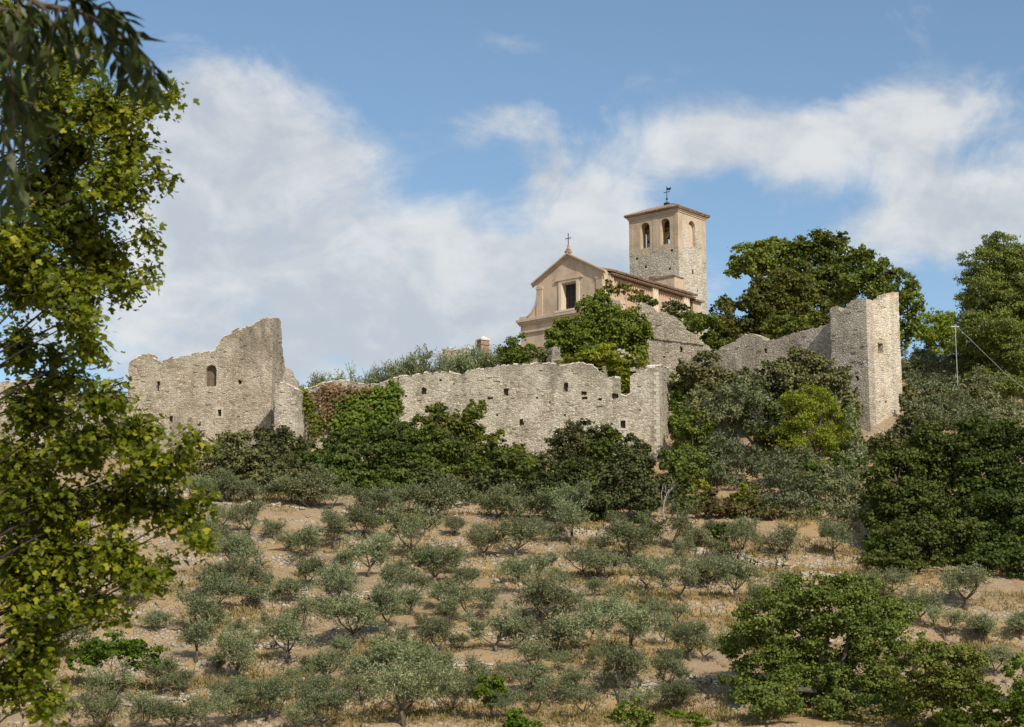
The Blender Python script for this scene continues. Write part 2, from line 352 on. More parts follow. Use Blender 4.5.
def terrain(x, y):
    x = np.asarray(x, float); y = np.asarray(y, float)
    front = np.interp(y, PY, PZ)
    R = np.interp(x, [-60, -34, -18, -10, -1, 6, 30, 42, 70, 120], [0, .0, .33, .54, .8, 1, .97, .86, .8, .5])
    rise = np.interp(y, [150, 160, 175, 190, 215], [0, 5.5, 11.5, 16.6, 17.5])
    z = front + R * rise
    z = z - sstep(165, 330, y) * (z + 8) * np.where(x < -25, 1, sstep(215, 420, y))
    z = z - sstep(110, 420, np.abs(x - 8)) * np.maximum(z + 6, 0)
    inhill = sstep(84, 92, y) * (1 - sstep(170, 200, y)) * (1 - sstep(60, 110, np.abs(x)))
    z = z + inhill * (1.3 * vnoise(x / 17 + 3, y / 21) + .5 * vnoise(x / 6, y / 7 + 9))
    sp = 1.75; q = (z + .25 * vnoise(x / 9 + 40, y / 30)) / sp; fr = q - np.floor(q)
    step = np.where(fr < .8, fr * .45 / .8, .45 + (fr - .8) * .55 / .2)
    amt = inhill * (1 - sstep(146, 152, y)) * sstep(-.15, .12, vnoise(x / 14 + 70, z / 1.75 * .7))
    z = z + amt * (step - fr) * sp
    return z + inhill * .16 * vnoise(x * 1.1, y * 1.1) + inhill * .1 * vnoise(x * 3.1 + 7, y * 3.1)
def tz(x, y): return float(terrain(x, y))
def hit(px, py):
    d = ray(px, py); d = d / d[1]; ys = np.arange(78, 215, .1)
    zz = terrain(d[0] * ys, ys); k = np.nonzero(zz >= d[2] * ys)[0]
    Y = ys[k[0]] if len(k) else 200.0
    return np.array([d[0] * Y, Y, tz(d[0] * Y, Y)])
def build_ground():
    xs = np.concatenate([[-5000, -2500, -1200, -600, -350, -220, -150, -110, -85], np.arange(-70, 82, .7), [95, 120, 160, 230, 360, 600, 1200, 2500, 5000]])
    ys = np.concatenate([[-4000, -1500, -500, -200, -80, -40, -15, -5, 0, 5, 10, 14, 18, 24, 32, 40, 50, 58, 64, 70, 76, 80], np.arange(83, 160, .3), np.arange(160, 226, 1.5), [232, 240, 255, 275, 300, 340, 400, 500, 800, 1500, 3000, 6000]])
    X, Yg = np.meshgrid(xs, ys); Z = terrain(X, Yg); nx = len(xs); ny = len(ys)
    V = np.stack([X, Yg, Z], -1).reshape(-1, 3)
    i = np.arange(nx - 1)[None, :] + np.arange(ny - 1)[:, None] * nx; i = i.ravel()
    Fc = np.stack([i, i + 1, i + nx + 1, i + nx], 1)
    o = np_mesh('ground', V, Fc, 4, M['ground']); tag(o, kind='structure')
    o.data.polygons.foreach_set('use_smooth', [True] * len(o.data.polygons))
build_ground()

# ------------------------------------------------------------------ foliage
def unit(v): return v / np.maximum(np.linalg.norm(v, axis=-1, keepdims=True), 1e-6)
TPL_DIAMOND = (np.array([[0, 0, 0], [.5, .45, .08], [0, 1, 0], [-.5, .45, .08]]), np.array([[0, 1, 2, 3]]))
TPL_CLUSTER = (np.array([[-.42, -.30, 0], [.10, -.52, .10], [.52, .02, -.02], [.16, .46, .12], [-.5, .30, .02]]), np.array([[0, 1, 2, 3, 4]]))
TPL_LOBED = (np.array([[0, -.5, 0], [.30, -.30, .05], [.52, -.02, .10], [.22, .10, .03], [.20, .42, .05], [0, .55, 0], [-.20, .42, .05], [-.22, .10, .03], [-.52, -.02, .10], [-.30, -.30, .05]]),
             np.array([[0, 1, 2, 3, 5], [3, 4, 5, 5, 5], [0, 5, 7, 8, 9], [5, 6, 7, 7, 7]]))
def leaves(name, C, N, size, mat, parent=None, loc=None, tpl=TPL_CLUSTER, aspect=1.0, droop=None, axis=None):
    n = len(C); N = unit(N)
    r = rng.normal(size=(n, 3)) if axis is None else axis + rng.normal(size=(n, 3)) * .12
    if droop: r = r + np.array([0, 0, -droop])
    if axis is None: Vv = unit(r - (r * N).sum(1, keepdims=True) * N); Uu = np.cross(Vv, N)
    else: Vv = unit(r); Uu = unit(np.cross(Vv, N)); N = np.cross(Uu, Vv)
    s = np.asarray(size).reshape(-1, 1) * np.ones((n, 1)); T, Fc = tpl
    V = C[:, None, :] + s[:, None] * (T[None, :, 0:1] * aspect * Uu[:, None] + T[None, :, 1:2] * Vv[:, None] + T[None, :, 2:3] * N[:, None])
    k = len(T); ff = (Fc[None] + (np.arange(n) * k)[:, None, None]).reshape(-1, Fc.shape[1])
    if Fc.shape[1] == 5 and len(Fc) > 1:   # lobed: split into triangles
        tri = np.array([[0, 1, 2], [0, 2, 3], [0, 3, 5], [3, 4, 5], [0, 5, 7], [0, 7, 8], [0, 8, 9], [5, 6, 7]])
        ff = (tri[None] + (np.arange(n) * k)[:, None, None]).reshape(-1, 3)
    return np_mesh(name, V.reshape(-1, 3), ff, ff.shape[1], mat, parent, loc)
def blob_points(center, rad, leaf, dens, sub=None, subr=.36, up=.4, flat=1.0):
    """leaf positions and normals in sub-clumps over an ellipsoid of radii rad"""
    rad = np.asarray(rad, float); R = rad.mean()
    sub = sub or int(np.clip(9 + R * 10, 9, 46))
    d = unit(rng.normal(size=(sub, 3)))
    cc = d * (rng.random((sub, 1)) ** .4 * 1.0); sr = rng.uniform(.5, 1.45, sub) * subr
    per = max(8, int(dens * 1.2 * (subr * R / leaf) ** 2))
    C = []; N = []
    for i in range(sub):
        m = max(5, int(per * (sr[i] / subr) ** 2))
        q = unit(rng.normal(size=(m, 3))); q[:, 2] = np.where(rng.random(m) < .55, np.abs(q[:, 2]), q[:, 2])
        rr = np.minimum(np.abs(rng.normal(.66, .24, (m, 1))), 1.35)
        C.append((cc[i] + q * rr * sr[i] * np.array([1, 1, flat])) * rad + np.asarray(center)); N.append(q * .7 + d[i] * .35 + np.array([0, 0, up]) + rng.normal(size=(m, 3)) * .8)
    return np.concatenate(C), np.concatenate(N)

def plant(name, label, cat, blobs, Y, mat, leafpx=3.0, dens=7.0, group=None, trunk=None, bark='bark', depthk=.9, spread=.5, tpl=TPL_CLUSTER, aspect=1.0, droop=None, subr=.33, flat=.85, base=None, stems=3, twigs=True, ground=True, grow=1.1, sats=3):
    """a tree or shrub: foliage masses of given apparent size at distance Y, on a trunk or several stems rooted in the ground"""
    pts = []; leafpx *= .66; trk = trunk
    for bl in blobs:
        px, py, rx, ry = bl[:4]; rx *= grow; ry *= grow; dy = bl[4] if len(bl) > 4 else rnd.uniform(-spread, spread) * rx * Y / F
        Yb = min(Y + dy, hit(px, min(py + ry * .75, 760))[1] - rx * .25 * Y / F) if ground else Y + dy
        c = P(px, py, Yb); s = Yb / F
        pts.append((c, (rx * s, (rx + ry) / 2 * s * depthk, ry * s * 1.02)))
    base_pts = list(pts)
    for c, r in base_pts:
        for _ in range(sats):
            d = unit(rng.normal(size=3)); d[2] = abs(d[2]) * .9 - .15; k = rng.uniform(.24, .42)
            pts.append((c + d * np.array(r) * rng.uniform(.95, 1.22), tuple(np.array(r) * k * np.array([1, 1, 1.15]))))
    cen = np.mean([c for c, _ in base_pts], 0)
    low = min(c[2] - r[2] for c, r in base_pts)
    bx, by = (cen[0], cen[1]) if base is None else (P(base, 500, Y)[0], Y)
    bz = tz(bx, by) - .08
    root = empty(name, (bx, by, bz)); tag(root, label, cat, group)
    B = np.array([bx, by, bz]); leaf = leafpx * Y / F
    C = []; N = []
    for c, r in pts:
        a, b = blob_points(c - B, r, leaf, dens, subr=subr, flat=flat); C.append(a); N.append(b)
    C = np.concatenate(C); N = np.concatenate(N)
    zmin = np.maximum(terrain(C[:, 0] + bx, C[:, 1] + by) - bz, -5); keep = C[:, 2] > zmin; C = C[keep]; N = N[keep]
    leaves('crown' if trunk else 'foliage', C, N, leaf * rng.uniform(.65, 1.6, len(C)), mat, root, tpl=tpl, aspect=aspect, droop=droop)
    mb = MB()
    if trunk:
        hgt = max(.5, (low - bz) + .25 * (max(c[2] for c, _ in pts) - low)); tr = trunk
        lean = np.array([rnd.uniform(-.12, .12), rnd.uniform(-.1, .1)]) * hgt
        top = np.array([cen[0] - bx, cen[1] - by, hgt]) * np.array([.5, .5, 1]) + np.array([lean[0], lean[1], 0])
        mb.tube([(0, 0, -.3), (0, 0, .15 * hgt), top * .6 + np.array([lean[0] * .3, 0, 0]), top], [tr * 1.35, tr, tr * .85, tr * .7], 9)
    else: top = np.array([0, 0, -.05]); tr = .05 + .0012 * sum(r[0] for _, r in pts)
    tips = sorted(base_pts, key=lambda q: -q[1][0])[:10] if trunk else base_pts[:max(stems, 3)]
    for c, r in tips:
        e = c - B + np.array([0, 0, r[2] * .15]); mid = top + (e - top) * .5 + np.array([rnd.uniform(-.1, .1), rnd.uniform(-.1, .1), .08]) * np.linalg.norm(e - top)
        mb.tube([top, mid, e], [tr * .55, tr * .36, tr * .14], 6)
        if twigs:
            for _ in range(4):
                dd = unit(rng.normal(size=3) + np.array([0, 0, .3])) * np.array(r) * .75
                mb.tube([mid * .3 + e * .7, e + dd * .5, e + dd], [tr * .2, tr * .12, tr * .05], 4)
    mb.obj('trunk' if trunk else 'stem', M[bark], root, smooth=True)
    return root

# ------------------------------------------------------------------ masonry walls
def frame(A, B):
    A = np.array(A, float); B = np.array(B, float); t = B - A; t[2] = 0; L = np.linalg.norm(t); t /= L; n = np.array([t[1], -t[0], 0])  # n faces the camera side
    return A, t, n, L
def to_plane(px, py, A, t, n):
    d = ray(px, py); lam = (A @ n) / (d @ n); r = lam * d; return float((r - A) @ t), float(r[2])
def ragged(pts, step=.42, amp=.11, stair=True, seed=1):
    """resample a profile into courses of broken stone"""
    rr = random.Random(seed); out = []
    xs = [p[0] for p in pts]; zs = [p[1] for p in pts]; s = xs[0]
    while s < xs[-1] - .12:
        w = step * rr.uniform(.45, 1.5); e = min(s + w, xs[-1])
        z = float(np.interp((s + e) / 2, xs, zs)) + rr.uniform(-amp, amp)
        zl, zr = [max(-.16, min(.16, float(np.interp(q, xs, zs)) - float(np.interp((s + e) / 2, xs, zs)))) for q in (s, e)]; zl_ = float(np.interp(s, xs, zs)) - float(np.interp((s + e) / 2, xs, zs)); out.append((s + .015, z + zl * .75 + rr.uniform(-.03, .03))); out.append((e - .015, z + zr * .75 + rr.uniform(-.03, .03))); s = e
    return out
def arch(x0, x1, z0, z1, n=8):
    r = (x1 - x0) / 2; c = (x0 + x1) / 2; zc = z1 - r
    return [(x0, z0), (x1, z0), (x1, zc)] + [(c + r * math.cos(math.pi * k / n), zc + r * math.sin(math.pi * k / n)) for k in range(1, n)] + [(x0, zc)]
def ruin_wall(parent, name, pxA, YA, pxB, YB, top, zbot, mat, thick=1.1, holes=(), amp=.11, step=.42, cap=True, seed=1, origin=None, jag=(True, True), surround=(), niche=True, edge=False):
    A = P(pxA, 450, YA); A[2] = 0; B = P(pxB, 450, YB); B[2] = 0
    A, t, n, L = frame(A, B); rz = math.atan2(t[1], t[0]); rr = random.Random(seed + 50)
    tp = sorted(to_plane(x, y, A, t, n) for x, y in top)
    if edge:
        p0, p1 = top[0][0], top[-1][0]; tp = [(L * (x - p0) / (p1 - p0), float(P(x, y, YA + (YB - YA) * (x - p0) / (p1 - p0))[2])) for x, y in top]
    prof = ragged(tp, step, amp, seed=seed)
    xl = prof[0][0]; xr = prof[-1][0]
    def side(x, za, zb, jg):
        k = max(1, int(abs(zb - za) / .35)); o = []
        for i in range(1, k): o.append((x + (rr.uniform(-.07, .05) if jg else rr.uniform(-.015, .015)), za + (zb - za) * i / k))
        return o
    outer = [(xl, zbot), (xr, zbot)] + side(xr, zbot, prof[-1][1], jag[1]) + prof[::-1] + side(xl, prof[0][1], zbot, jag[0])
    hl = []
    for h in holes:
        px, py, w, hh = h[:4]; x, z = to_plane(px, py, A, t, n); s = YA / F; w *= s * L / max(abs((pxB - pxA) * s), .1) / 2; hh *= s / 2
        if len(h) > 4 and h[4] == 'arch': hl.append(arch(x - w, x + w, z - hh, z + hh))
        elif min(w, hh) > .1:
            ring = []
            for (a, b) in ((-1, -1), (-.2, -1), (.4, -1), (1, -1), (1, -.3), (1, .3), (1, 1), (.35, 1), (-.3, 1), (-1, 1), (-1, .35), (-1, -.3)): ring.append((x + a * w + rr.uniform(-.05, .05), z + b * hh + rr.uniform(-.05, .05)))
            hl.append(ring)
        else: hl.append([(x - w + rr.uniform(-.03, .03), z - hh), (x + w, z - hh + rr.uniform(-.03, .03)), (x + w + rr.uniform(-.03, .03), z + hh), (x - w, z + hh)])
    loc = A - (np.array(parent.location) if parent else 0); rzz = rz
    if parent:
        pr = parent.rotation_euler[2]; rzz = rz - pr
        c, s_ = math.cos(-pr), math.sin(-pr); loc = np.array([loc[0] * c - loc[1] * s_, loc[0] * s_ + loc[1] * c, loc[2]])
    wallmb = MB().prism([outer] + hl, 0, thick)
    pb = wallmb; area = L * 6
    for _ in range(int(area * 1.3)):
        x = rr.uniform(xl + .3, xr - .3); zt = float(np.interp(x, [p[0] for p in prof], [p[1] for p in prof])); z = rr.uniform(max(zbot, zt - 9), zt - .35)
        if any(min(p[0] for p in lp) - .3 < x < max(p[0] for p in lp) + .3 and min(p[1] for p in lp) - .3 < z < max(p[1] for p in lp) + .3 for lp in hl): continue
        w = rr.uniform(.1, .24); h = rr.uniform(.05, .1); k = len(pb.v); pb.box(x - w, x + w, -rr.uniform(.02, .07), .1, z - h, z + h)
        for q in range(k, k + 8): pb.v[q] = tuple(c + rr.uniform(-.025, .025) for c in pb.v[q])
    o = wallmb.obj(name, mat, parent, loc, rzz)
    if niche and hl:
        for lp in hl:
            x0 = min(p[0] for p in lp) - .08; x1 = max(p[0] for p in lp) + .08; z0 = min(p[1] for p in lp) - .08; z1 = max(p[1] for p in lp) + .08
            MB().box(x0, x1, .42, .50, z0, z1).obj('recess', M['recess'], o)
    if surround:
        sb = MB()
        for (px, py, w, hh) in surround:
            x, z = to_plane(px, py, A, t, n); s = YA / F; w = w * s / 2; hh = hh * s / 2
            sb.box(x - w - .22, x + w + .22, -.03, .25, z + hh + .003, z + hh + .2); sb.box(x - w - .17, x - w - .003, -.025, .25, z - hh, z + hh); sb.box(x + w + .003, x + w + .17, -.025, .25, z - hh, z + hh); sb.box(x - w - .2, x + w + .2, -.035, .25, z - hh - .16, z - hh - .003)
        sb.obj('window_surround', M['quoin'], o)
    if cap >= .6:
        cb = MB()
        for i in range(0, len(prof) - 1, 2):
            (a, za), (b, zb) = prof[i], prof[i + 1]
            if True:
                h = rr.uniform(.04, .13); k = len(cb.v); e = rr.uniform(.01, .05)
                cb.box(a - .02, b + .02, -e, thick + e, min(za, zb) + .004, max(za, zb) + h)
                for q, zz0 in ((0, za), (1, zb), (2, zb), (3, za)):
                    cb.v[k + q] = (cb.v[k + q][0], cb.v[k + q][1], zz0 + .004); cb.v[k + q + 4] = (cb.v[k + q + 4][0], cb.v[k + q + 4][1], zz0 + h)
                for q in range(k + 4, k + 8): cb.v[q] = (cb.v[q][0] + rr.uniform(-.03, .03), cb.v[q][1] + rr.uniform(-.06, .06), cb.v[q][2] + rr.uniform(-.05, .04))
        cb.obj('coping', M['cap'], o)
    return o, (A, t, n, L, tp)

def quoins(parent, x0, y0, z0, z1, seed, sx=1, w=(.45, .28), inset=None):
    """alternating long and short corner blocks, 3 cm proud of both faces; corner at x0,y0, blocks run to sx*x and +y"""
    rr = random.Random(seed); z = z0; k = 0; mb = MB()
    while z < z1 - .2:
        h = rr.uniform(.24, .38); a, b = (w if k % 2 else w[::-1]); xa, xb = (x0 + sx * .03 * -1, x0 + sx * a)
        mb.box(min(xa, xb), max(xa, xb), y0 - .03, y0 + b, z + .012, min(z + h, z1) - .012); z += h; k += 1
    return mb.obj('quoins', M['quoin'], parent)

# left ruin -----------------------------------------------------------------------------
lr = empty('ruined_keep', P(200, 455, 156)); tag(lr, 'tall ruined stone keep wall at far left, crumbling stepwise top and one empty arched window', 'ruin')
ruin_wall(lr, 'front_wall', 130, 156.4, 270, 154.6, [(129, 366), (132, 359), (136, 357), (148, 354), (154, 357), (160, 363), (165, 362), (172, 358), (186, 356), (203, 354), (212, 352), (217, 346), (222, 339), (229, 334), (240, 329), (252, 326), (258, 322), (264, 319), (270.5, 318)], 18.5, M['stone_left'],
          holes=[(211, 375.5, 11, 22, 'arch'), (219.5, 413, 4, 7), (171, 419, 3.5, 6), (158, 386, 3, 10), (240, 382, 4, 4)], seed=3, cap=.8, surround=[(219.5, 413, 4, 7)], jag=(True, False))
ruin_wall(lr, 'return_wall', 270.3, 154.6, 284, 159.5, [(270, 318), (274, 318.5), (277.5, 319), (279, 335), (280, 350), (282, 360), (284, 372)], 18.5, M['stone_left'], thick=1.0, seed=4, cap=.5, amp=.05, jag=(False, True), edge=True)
bt = empty('buttress', P(286, 455, 152)); tag(bt, 'stone buttress stub leaning on the right corner of the tall keep, lit on its front', 'buttress')
o, _ = ruin_wall(bt, 'front_wall', 275.5, 151.3, 299, 150.9, [(275, 383), (279, 383), (284, 384), (290, 386), (296, 389), (299.5, 391)], 18.0, M['stone'], thick=3.2, seed=5, cap=.7, amp=.06)
MB().prism([[(.2, 0), (1.5, 0), (1.45, .6), (1.1, .9), (.9, 1.5), (.45, 1.7), (.25, 1.0)]], 0, .9).obj('broken_pier', M['stone_red'], bt, P(280, 386, 153.6) - np.array(bt.location) - np.array([0, 0, .15]))
lw = empty('outer_wall', P(60, 455, 158)); tag(lw, 'low ruined wall glimpsed through the foliage of the big tree at left', 'wall')
ruin_wall(lw, 'front_wall', -40, 159, 128, 157.6, [(-40, 386), (0, 384), (25, 379), (45, 377), (60, 384), (75, 392), (95, 396), (120, 404), (128, 409)], 18.5, M['stone_left'], seed=6, cap=.8, holes=[(70, 412, 4, 7)])
po = empty('stone_gatepost', P(131, 450, 154)); tag(po, 'pale square stone pier standing low in front of the keep at its left end', 'pier')
pm = MB().box(-.42, .42, 0, .8, -.6, 3.0); pm.obj('shaft', M['stone_left'], po)
quoins(po, -.42, 0, -.3, 2.95, 4)

# ivy wall ------------------------------------------------------------------------------
iw = empty('creeper_wall', P(350, 455, 152)); tag(iw, 'middle ruined wall stained rusty brown and overgrown with creeper, between keep and curtain wall', 'wall')
_, IW = ruin_wall(iw, 'front_wall', 297, 152.6, 402, 151.6, [(296, 391), (304, 389), (312, 388), (322, 384), (332, 381.5), (346, 381.5), (356, 383), (368, 385), (380, 384), (392, 378), (402, 376)], 17.5, M['stone_red'], seed=8, cap=.95, amp=.07)
# curtain wall --------------------------------------------------------------------------
cw = empty('curtain_wall', P(530, 460, 150)); tag(cw, 'long grey curtain wall with small square openings and a notch near its right end', 'wall')
ctop = [(399, 377), (404, 376), (412, 376.5), (424, 373.5), (440, 372), (450, 372.5), (456, 375), (464, 374.5), (470, 370.5), (485, 369), (500, 366.5), (515, 364.5), (527, 365), (536, 363.5), (550, 363.5), (562, 366), (572, 363.5), (586, 364), (594, 367), (599, 372), (606, 376), (614, 378), (621.5, 380), (622.3, 396), (629.6, 396), (630.4, 376), (636, 374), (643, 372), (648, 369), (655, 367), (660, 366.5)]
choles = [(424, 391, 5, 7), (506, 392, 5, 8), (566, 387, 4.5, 8.5), (584, 393, 4.5, 4), (584.5, 398, 5, 2.5), (600, 399, 4, 3), (615, 396, 6, 5), (565, 415, 2.5, 2), (521.5, 422, 4, 7), (585, 424, 3.5, 3), (623, 424.5, 5, 8), (490, 398, 6, 2.6), (406, 396, 2.5, 2), (537, 398, 2, 2), (440.5, 380, 2.5, 2), (497, 415, 1.8, 1.8), (612, 424, 2, 2), (473, 400, 1.8, 2), (550, 402, 1.6, 1.6), (454, 384, 1.8, 1.6), (640, 410, 1.6, 1.6)]
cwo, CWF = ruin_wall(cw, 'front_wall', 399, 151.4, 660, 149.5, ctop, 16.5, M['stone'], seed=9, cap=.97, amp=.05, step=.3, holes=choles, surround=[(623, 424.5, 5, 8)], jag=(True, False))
rw, _ = ruin_wall(cw, 'return_wall', 660.4, 149.5, 670, 153.6, [(660, 366.5), (663, 366), (667, 367), (670, 369)], 16.5, M['stone'], thick=1.0, seed=10, cap=.6, amp=.05, jag=(False, False), step=.6, edge=True)
quoins(cwo, CWF[3] - .01, 0, 19.5, CWF[4][-1][1] - .3, 41, sx=-1, w=(.42, .26))  # pale blocks added so the corner edge looks sunlit
# upper walls ---------------------------------------------------------------------------
ua = empty('upper_wall', P(650, 390, 169)); tag(ua, 'upper ruined wall stepping down to the right below the bell tower', 'wall')
o, UA = ruin_wall(ua, 'front_wall', 592, 171, 716, 166.5, [(590, 296), (597, 293), (606, 296), (612, 299), (618, 305), (628, 312), (634, 308), (640, 304.5), (645, 303), (651, 307), (656, 311), (666, 314), (676, 318), (681, 325), (688, 331), (695, 337), (701, 343), (708, 347), (716, 351)], 26, M['stone_upper'], seed=12, cap=.5, amp=.12, holes=[(681, 349.5, 3.5, 5.5), (664, 357, 2, 2)])
ub = empty('rampart_wall', P(770, 400, 161)); tag(ub, 'ruined rampart wall with undulating top joining the square corner tower', 'wall')
o, UB = ruin_wall(ub, 'front_wall', 706, 166.4, 834, 156.4, [(706, 356), (714, 352), (721, 348), (730, 344), (738, 340), (745, 334), (752, 333), (760, 336.5), (768, 341), (777, 340), (786, 335), (794, 332.5), (806, 330), (818, 327), (826, 324), (830, 321), (834, 318)], 24, M['stone_upper'], seed=13, cap=.35, amp=.11, holes=[(765.5, 351, 3, 5)])
sb = MB()
for i in range(44):
    s = i * .27; rr = rnd.random()
    A, t, n, L, tp = UA; x, z = to_plane(650 + i * 1.2, 338.5 + i * .14 + rr * .8, A, t, n)
    if rr < .85: sb.box(x, x + .25, -.09 - rr * .05, .1, z, z + .11)
sb.obj('ledge', M['stone_upper'], ua, UA[0] - np.array(ua.location), math.atan2(UA[1][1], UA[1][0]))
# corner tower --------------------------------------------------------------------------
ct = empty('corner_tower', P(868, 450, 155)); tag(ct, 'square ruined corner tower, grey left face and sunlit warm right face', 'tower')
NC = P(866, 450, 153)
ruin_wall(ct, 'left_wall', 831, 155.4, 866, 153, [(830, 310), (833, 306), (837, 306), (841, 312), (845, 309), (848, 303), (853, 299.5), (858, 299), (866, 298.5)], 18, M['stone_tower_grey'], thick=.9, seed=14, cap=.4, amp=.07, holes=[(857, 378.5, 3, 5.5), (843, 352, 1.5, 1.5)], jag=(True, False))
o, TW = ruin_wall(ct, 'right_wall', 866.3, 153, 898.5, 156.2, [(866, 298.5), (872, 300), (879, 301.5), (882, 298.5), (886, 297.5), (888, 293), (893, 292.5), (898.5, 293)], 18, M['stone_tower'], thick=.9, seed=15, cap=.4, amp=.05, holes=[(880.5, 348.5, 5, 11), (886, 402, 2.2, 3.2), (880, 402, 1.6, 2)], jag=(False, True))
z1 = to_plane(866, 300, TW[0], TW[1], TW[2])[1]; Lr = to_plane(898, 400, TW[0], TW[1], TW[2])[0]
quoins(o, 0.02, 0, 18.5, z1 - .2, 20); Lr = TW[3]; quoins(o, Lr - .01, 0, 18.5, z1 + .5, 21, sx=-1)
A = P(831, 450, 155.4); Bk = P(898.5, 450, 156.2)
far = A + Bk - NC
for q0, q1, zt, sd in ((A, far, 33.0, 16), (far, Bk, 33.6, 17)):
    L = math.hypot(*(q1 - q0)[:2]); rz = math.atan2(*(q1 - q0)[:2][::-1])
    pr = ragged([(.95, zt - 17 - .0 + 17), (L - .95, zt)], .5, .2, seed=sd)
    MB().prism([[(.95, 18), (L - .95, 18)] + pr[::-1]], -.9, 0).obj('back_wall', M['stone_tower_grey'], ct, np.array([q0[0], q0[1], 0]) - np.array(ct.location), rz)

# ------------------------------------------------------------------ church
AL = math.radians(40)
C0 = P(603, 268, 186); GZ = 36.6
ch = empty('church', (C0[0], C0[1], 0), -AL); tag(ch, 'ochre plastered church with gabled facade, framed window and tiled roof on the hilltop', 'church')
XC = -4.3; EZ = 44.75; PZk = 47.0
def volute(sgn):
    pts = []
    for i in range(11):
        a = i / 10; pts.append((XC + sgn * (4.25 + 2.15 * (1 - math.sqrt(max(0, 1 - (1 - a) ** 2))) ** 1.0), 41.1 + (43.7 - 41.1) * a))
    return pts
vr = volute(1); vl = volute(-1)
fac = [(XC - 6.4, GZ), (XC + 6.4, GZ), (XC + 6.4, 41.1)] + vr + [(XC + 4.25, EZ), (XC, PZk), (XC - 4.25, EZ)] + vl[::-1] + [(XC - 6.4, 41.1)]
wx0, wx1, wz0, wz1 = XC - .95, XC + .95, 41.35, 44.0
fo = MB().prism([fac, [(wx0, wz0), (wx1, wz0), (wx1, wz1), (wx0, wz1)]], 0, .8).obj('facade', M['plaster'], ch)
# cornices
cn = MB()
cn.box(XC - 6.75, XC + 6.75, -.42, -.002, 40.72, 40.98); cn.box(XC - 6.6, XC + 6.6, -.28, -.002, 40.52, 40.717); cn.box(XC - 6.5, XC + 6.5, -.14, -.002, 40.36, 40.517)
cn.box(XC - 6.5, XC + 6.5, -.2, -.002, 39.55, 39.7)
cn.obj('cornice', M['plaster_pale'], ch)
for sgn in (-1, 1):
    rk = MB()
    sl_ = (PZk - EZ) / 4.25
    def strip(z_off, h, y):
        a = [(XC, PZk + z_off), (XC + sgn * 4.75, PZk + z_off - sl_ * 4.75), (XC + sgn * 4.75, PZk + z_off - sl_ * 4.75 - h), (XC, PZk + z_off - h)]
        if sgn > 0: a = a[::-1]
        rk.prism([a], y, -.003)
    strip(.12, .15, -.42); strip(-.033, .14, -.24); strip(-.176, .12, -.12)
    rk.obj('pediment_moulding', M['plaster_pale'], ch)
    pil = MB(); pil.box(XC + sgn * 3.85 - .38, XC + sgn * 3.85 + .38, -.1, -.002, 41.0, 43.9); pil.box(XC + sgn * 3.85 - .45, XC + sgn * 3.85 + .45, -.14, -.002, 43.9, 44.2)
    pil.obj('pilaster', M['plaster'], ch)
    sc_ = MB(); vv = volute(sgn); 
    for i in range(10):
        (x0, z0), (x1, z1_) = vv[i], vv[i + 1]
        q = [(x0, z0), (x1, z1_), (x1 - sgn * .28, z1_), (x0 - sgn * .28, z0)]
        if sgn < 0: q = q[::-1]
        sc_.prism([q[::-1]], -.08, -.002)
    sc_.box(min(XC + sgn * 5.7, XC + sgn * 6.5), max(XC + sgn * 5.7, XC + sgn * 6.5), -.12, .82, 41.0, 41.32)
    sc_.obj('volute', M['plaster_pale'], ch)
# window with cream surround, sill and small pediment
wf = MB()
for (a, b, c, d, y) in ((wx0 - .36, wx0 + .002, wz0 - .1, wz1 + .12, -.12), (wx1 - .002, wx1 + .36, wz0 - .1, wz1 + .12, -.12), (wx0 - .36, wx1 + .36, wz1 + .123, wz1 + .36, -.12)): wf.box(a, b, y, -.003, c, d)

wf.box(wx0 - .7, wx1 + .7, -.4, -.003, wz0 - .32, wz0 - .103)
wo = wf.obj('window', M['cream'], ch)
MB().box(wx0 + .02, wx0 + .035, .003, .6, wz0, wz1).box(wx0 - .0, wx1, .62, .68, wz0, wz1).obj('pane', M['window'], wo)
MB().box(wx0 - .8, wx1 + .8, -.2, -.003, wz1 + .363, wz1 + .48).prism([[(wx0 - .8, wz1 + .483), (wx1 + .8, wz1 + .483), (wx1 + .2, wz1 + 1.0), (wx0 - .2, wz1 + 1.0)]], -.14, -.003).obj('hood', M['plaster'], wo)
jb = MB().box(wx0 + .003, wx0 + .05, .0, .6, wz0 + .003, wz1 - .003).box(wx1 - .05, wx1 - .003, .0, .6, wz0 + .003, wz1 - .003); jb.obj('jamb', M['cream'], wo)
gb = MB()
for i in range(1, 4): gb.box(wx0 + i * .475 - .02, wx0 + i * .475 + .02, .56, .6, wz0 + .01, wz1 - .01)
for i in range(1, 5): gb.box(wx0 + .06, wx1 - .06, .565, .595, wz0 + i * .53 - .02, wz0 + i * .53 + .02)
gb.obj('grille', M['iron'], wo)
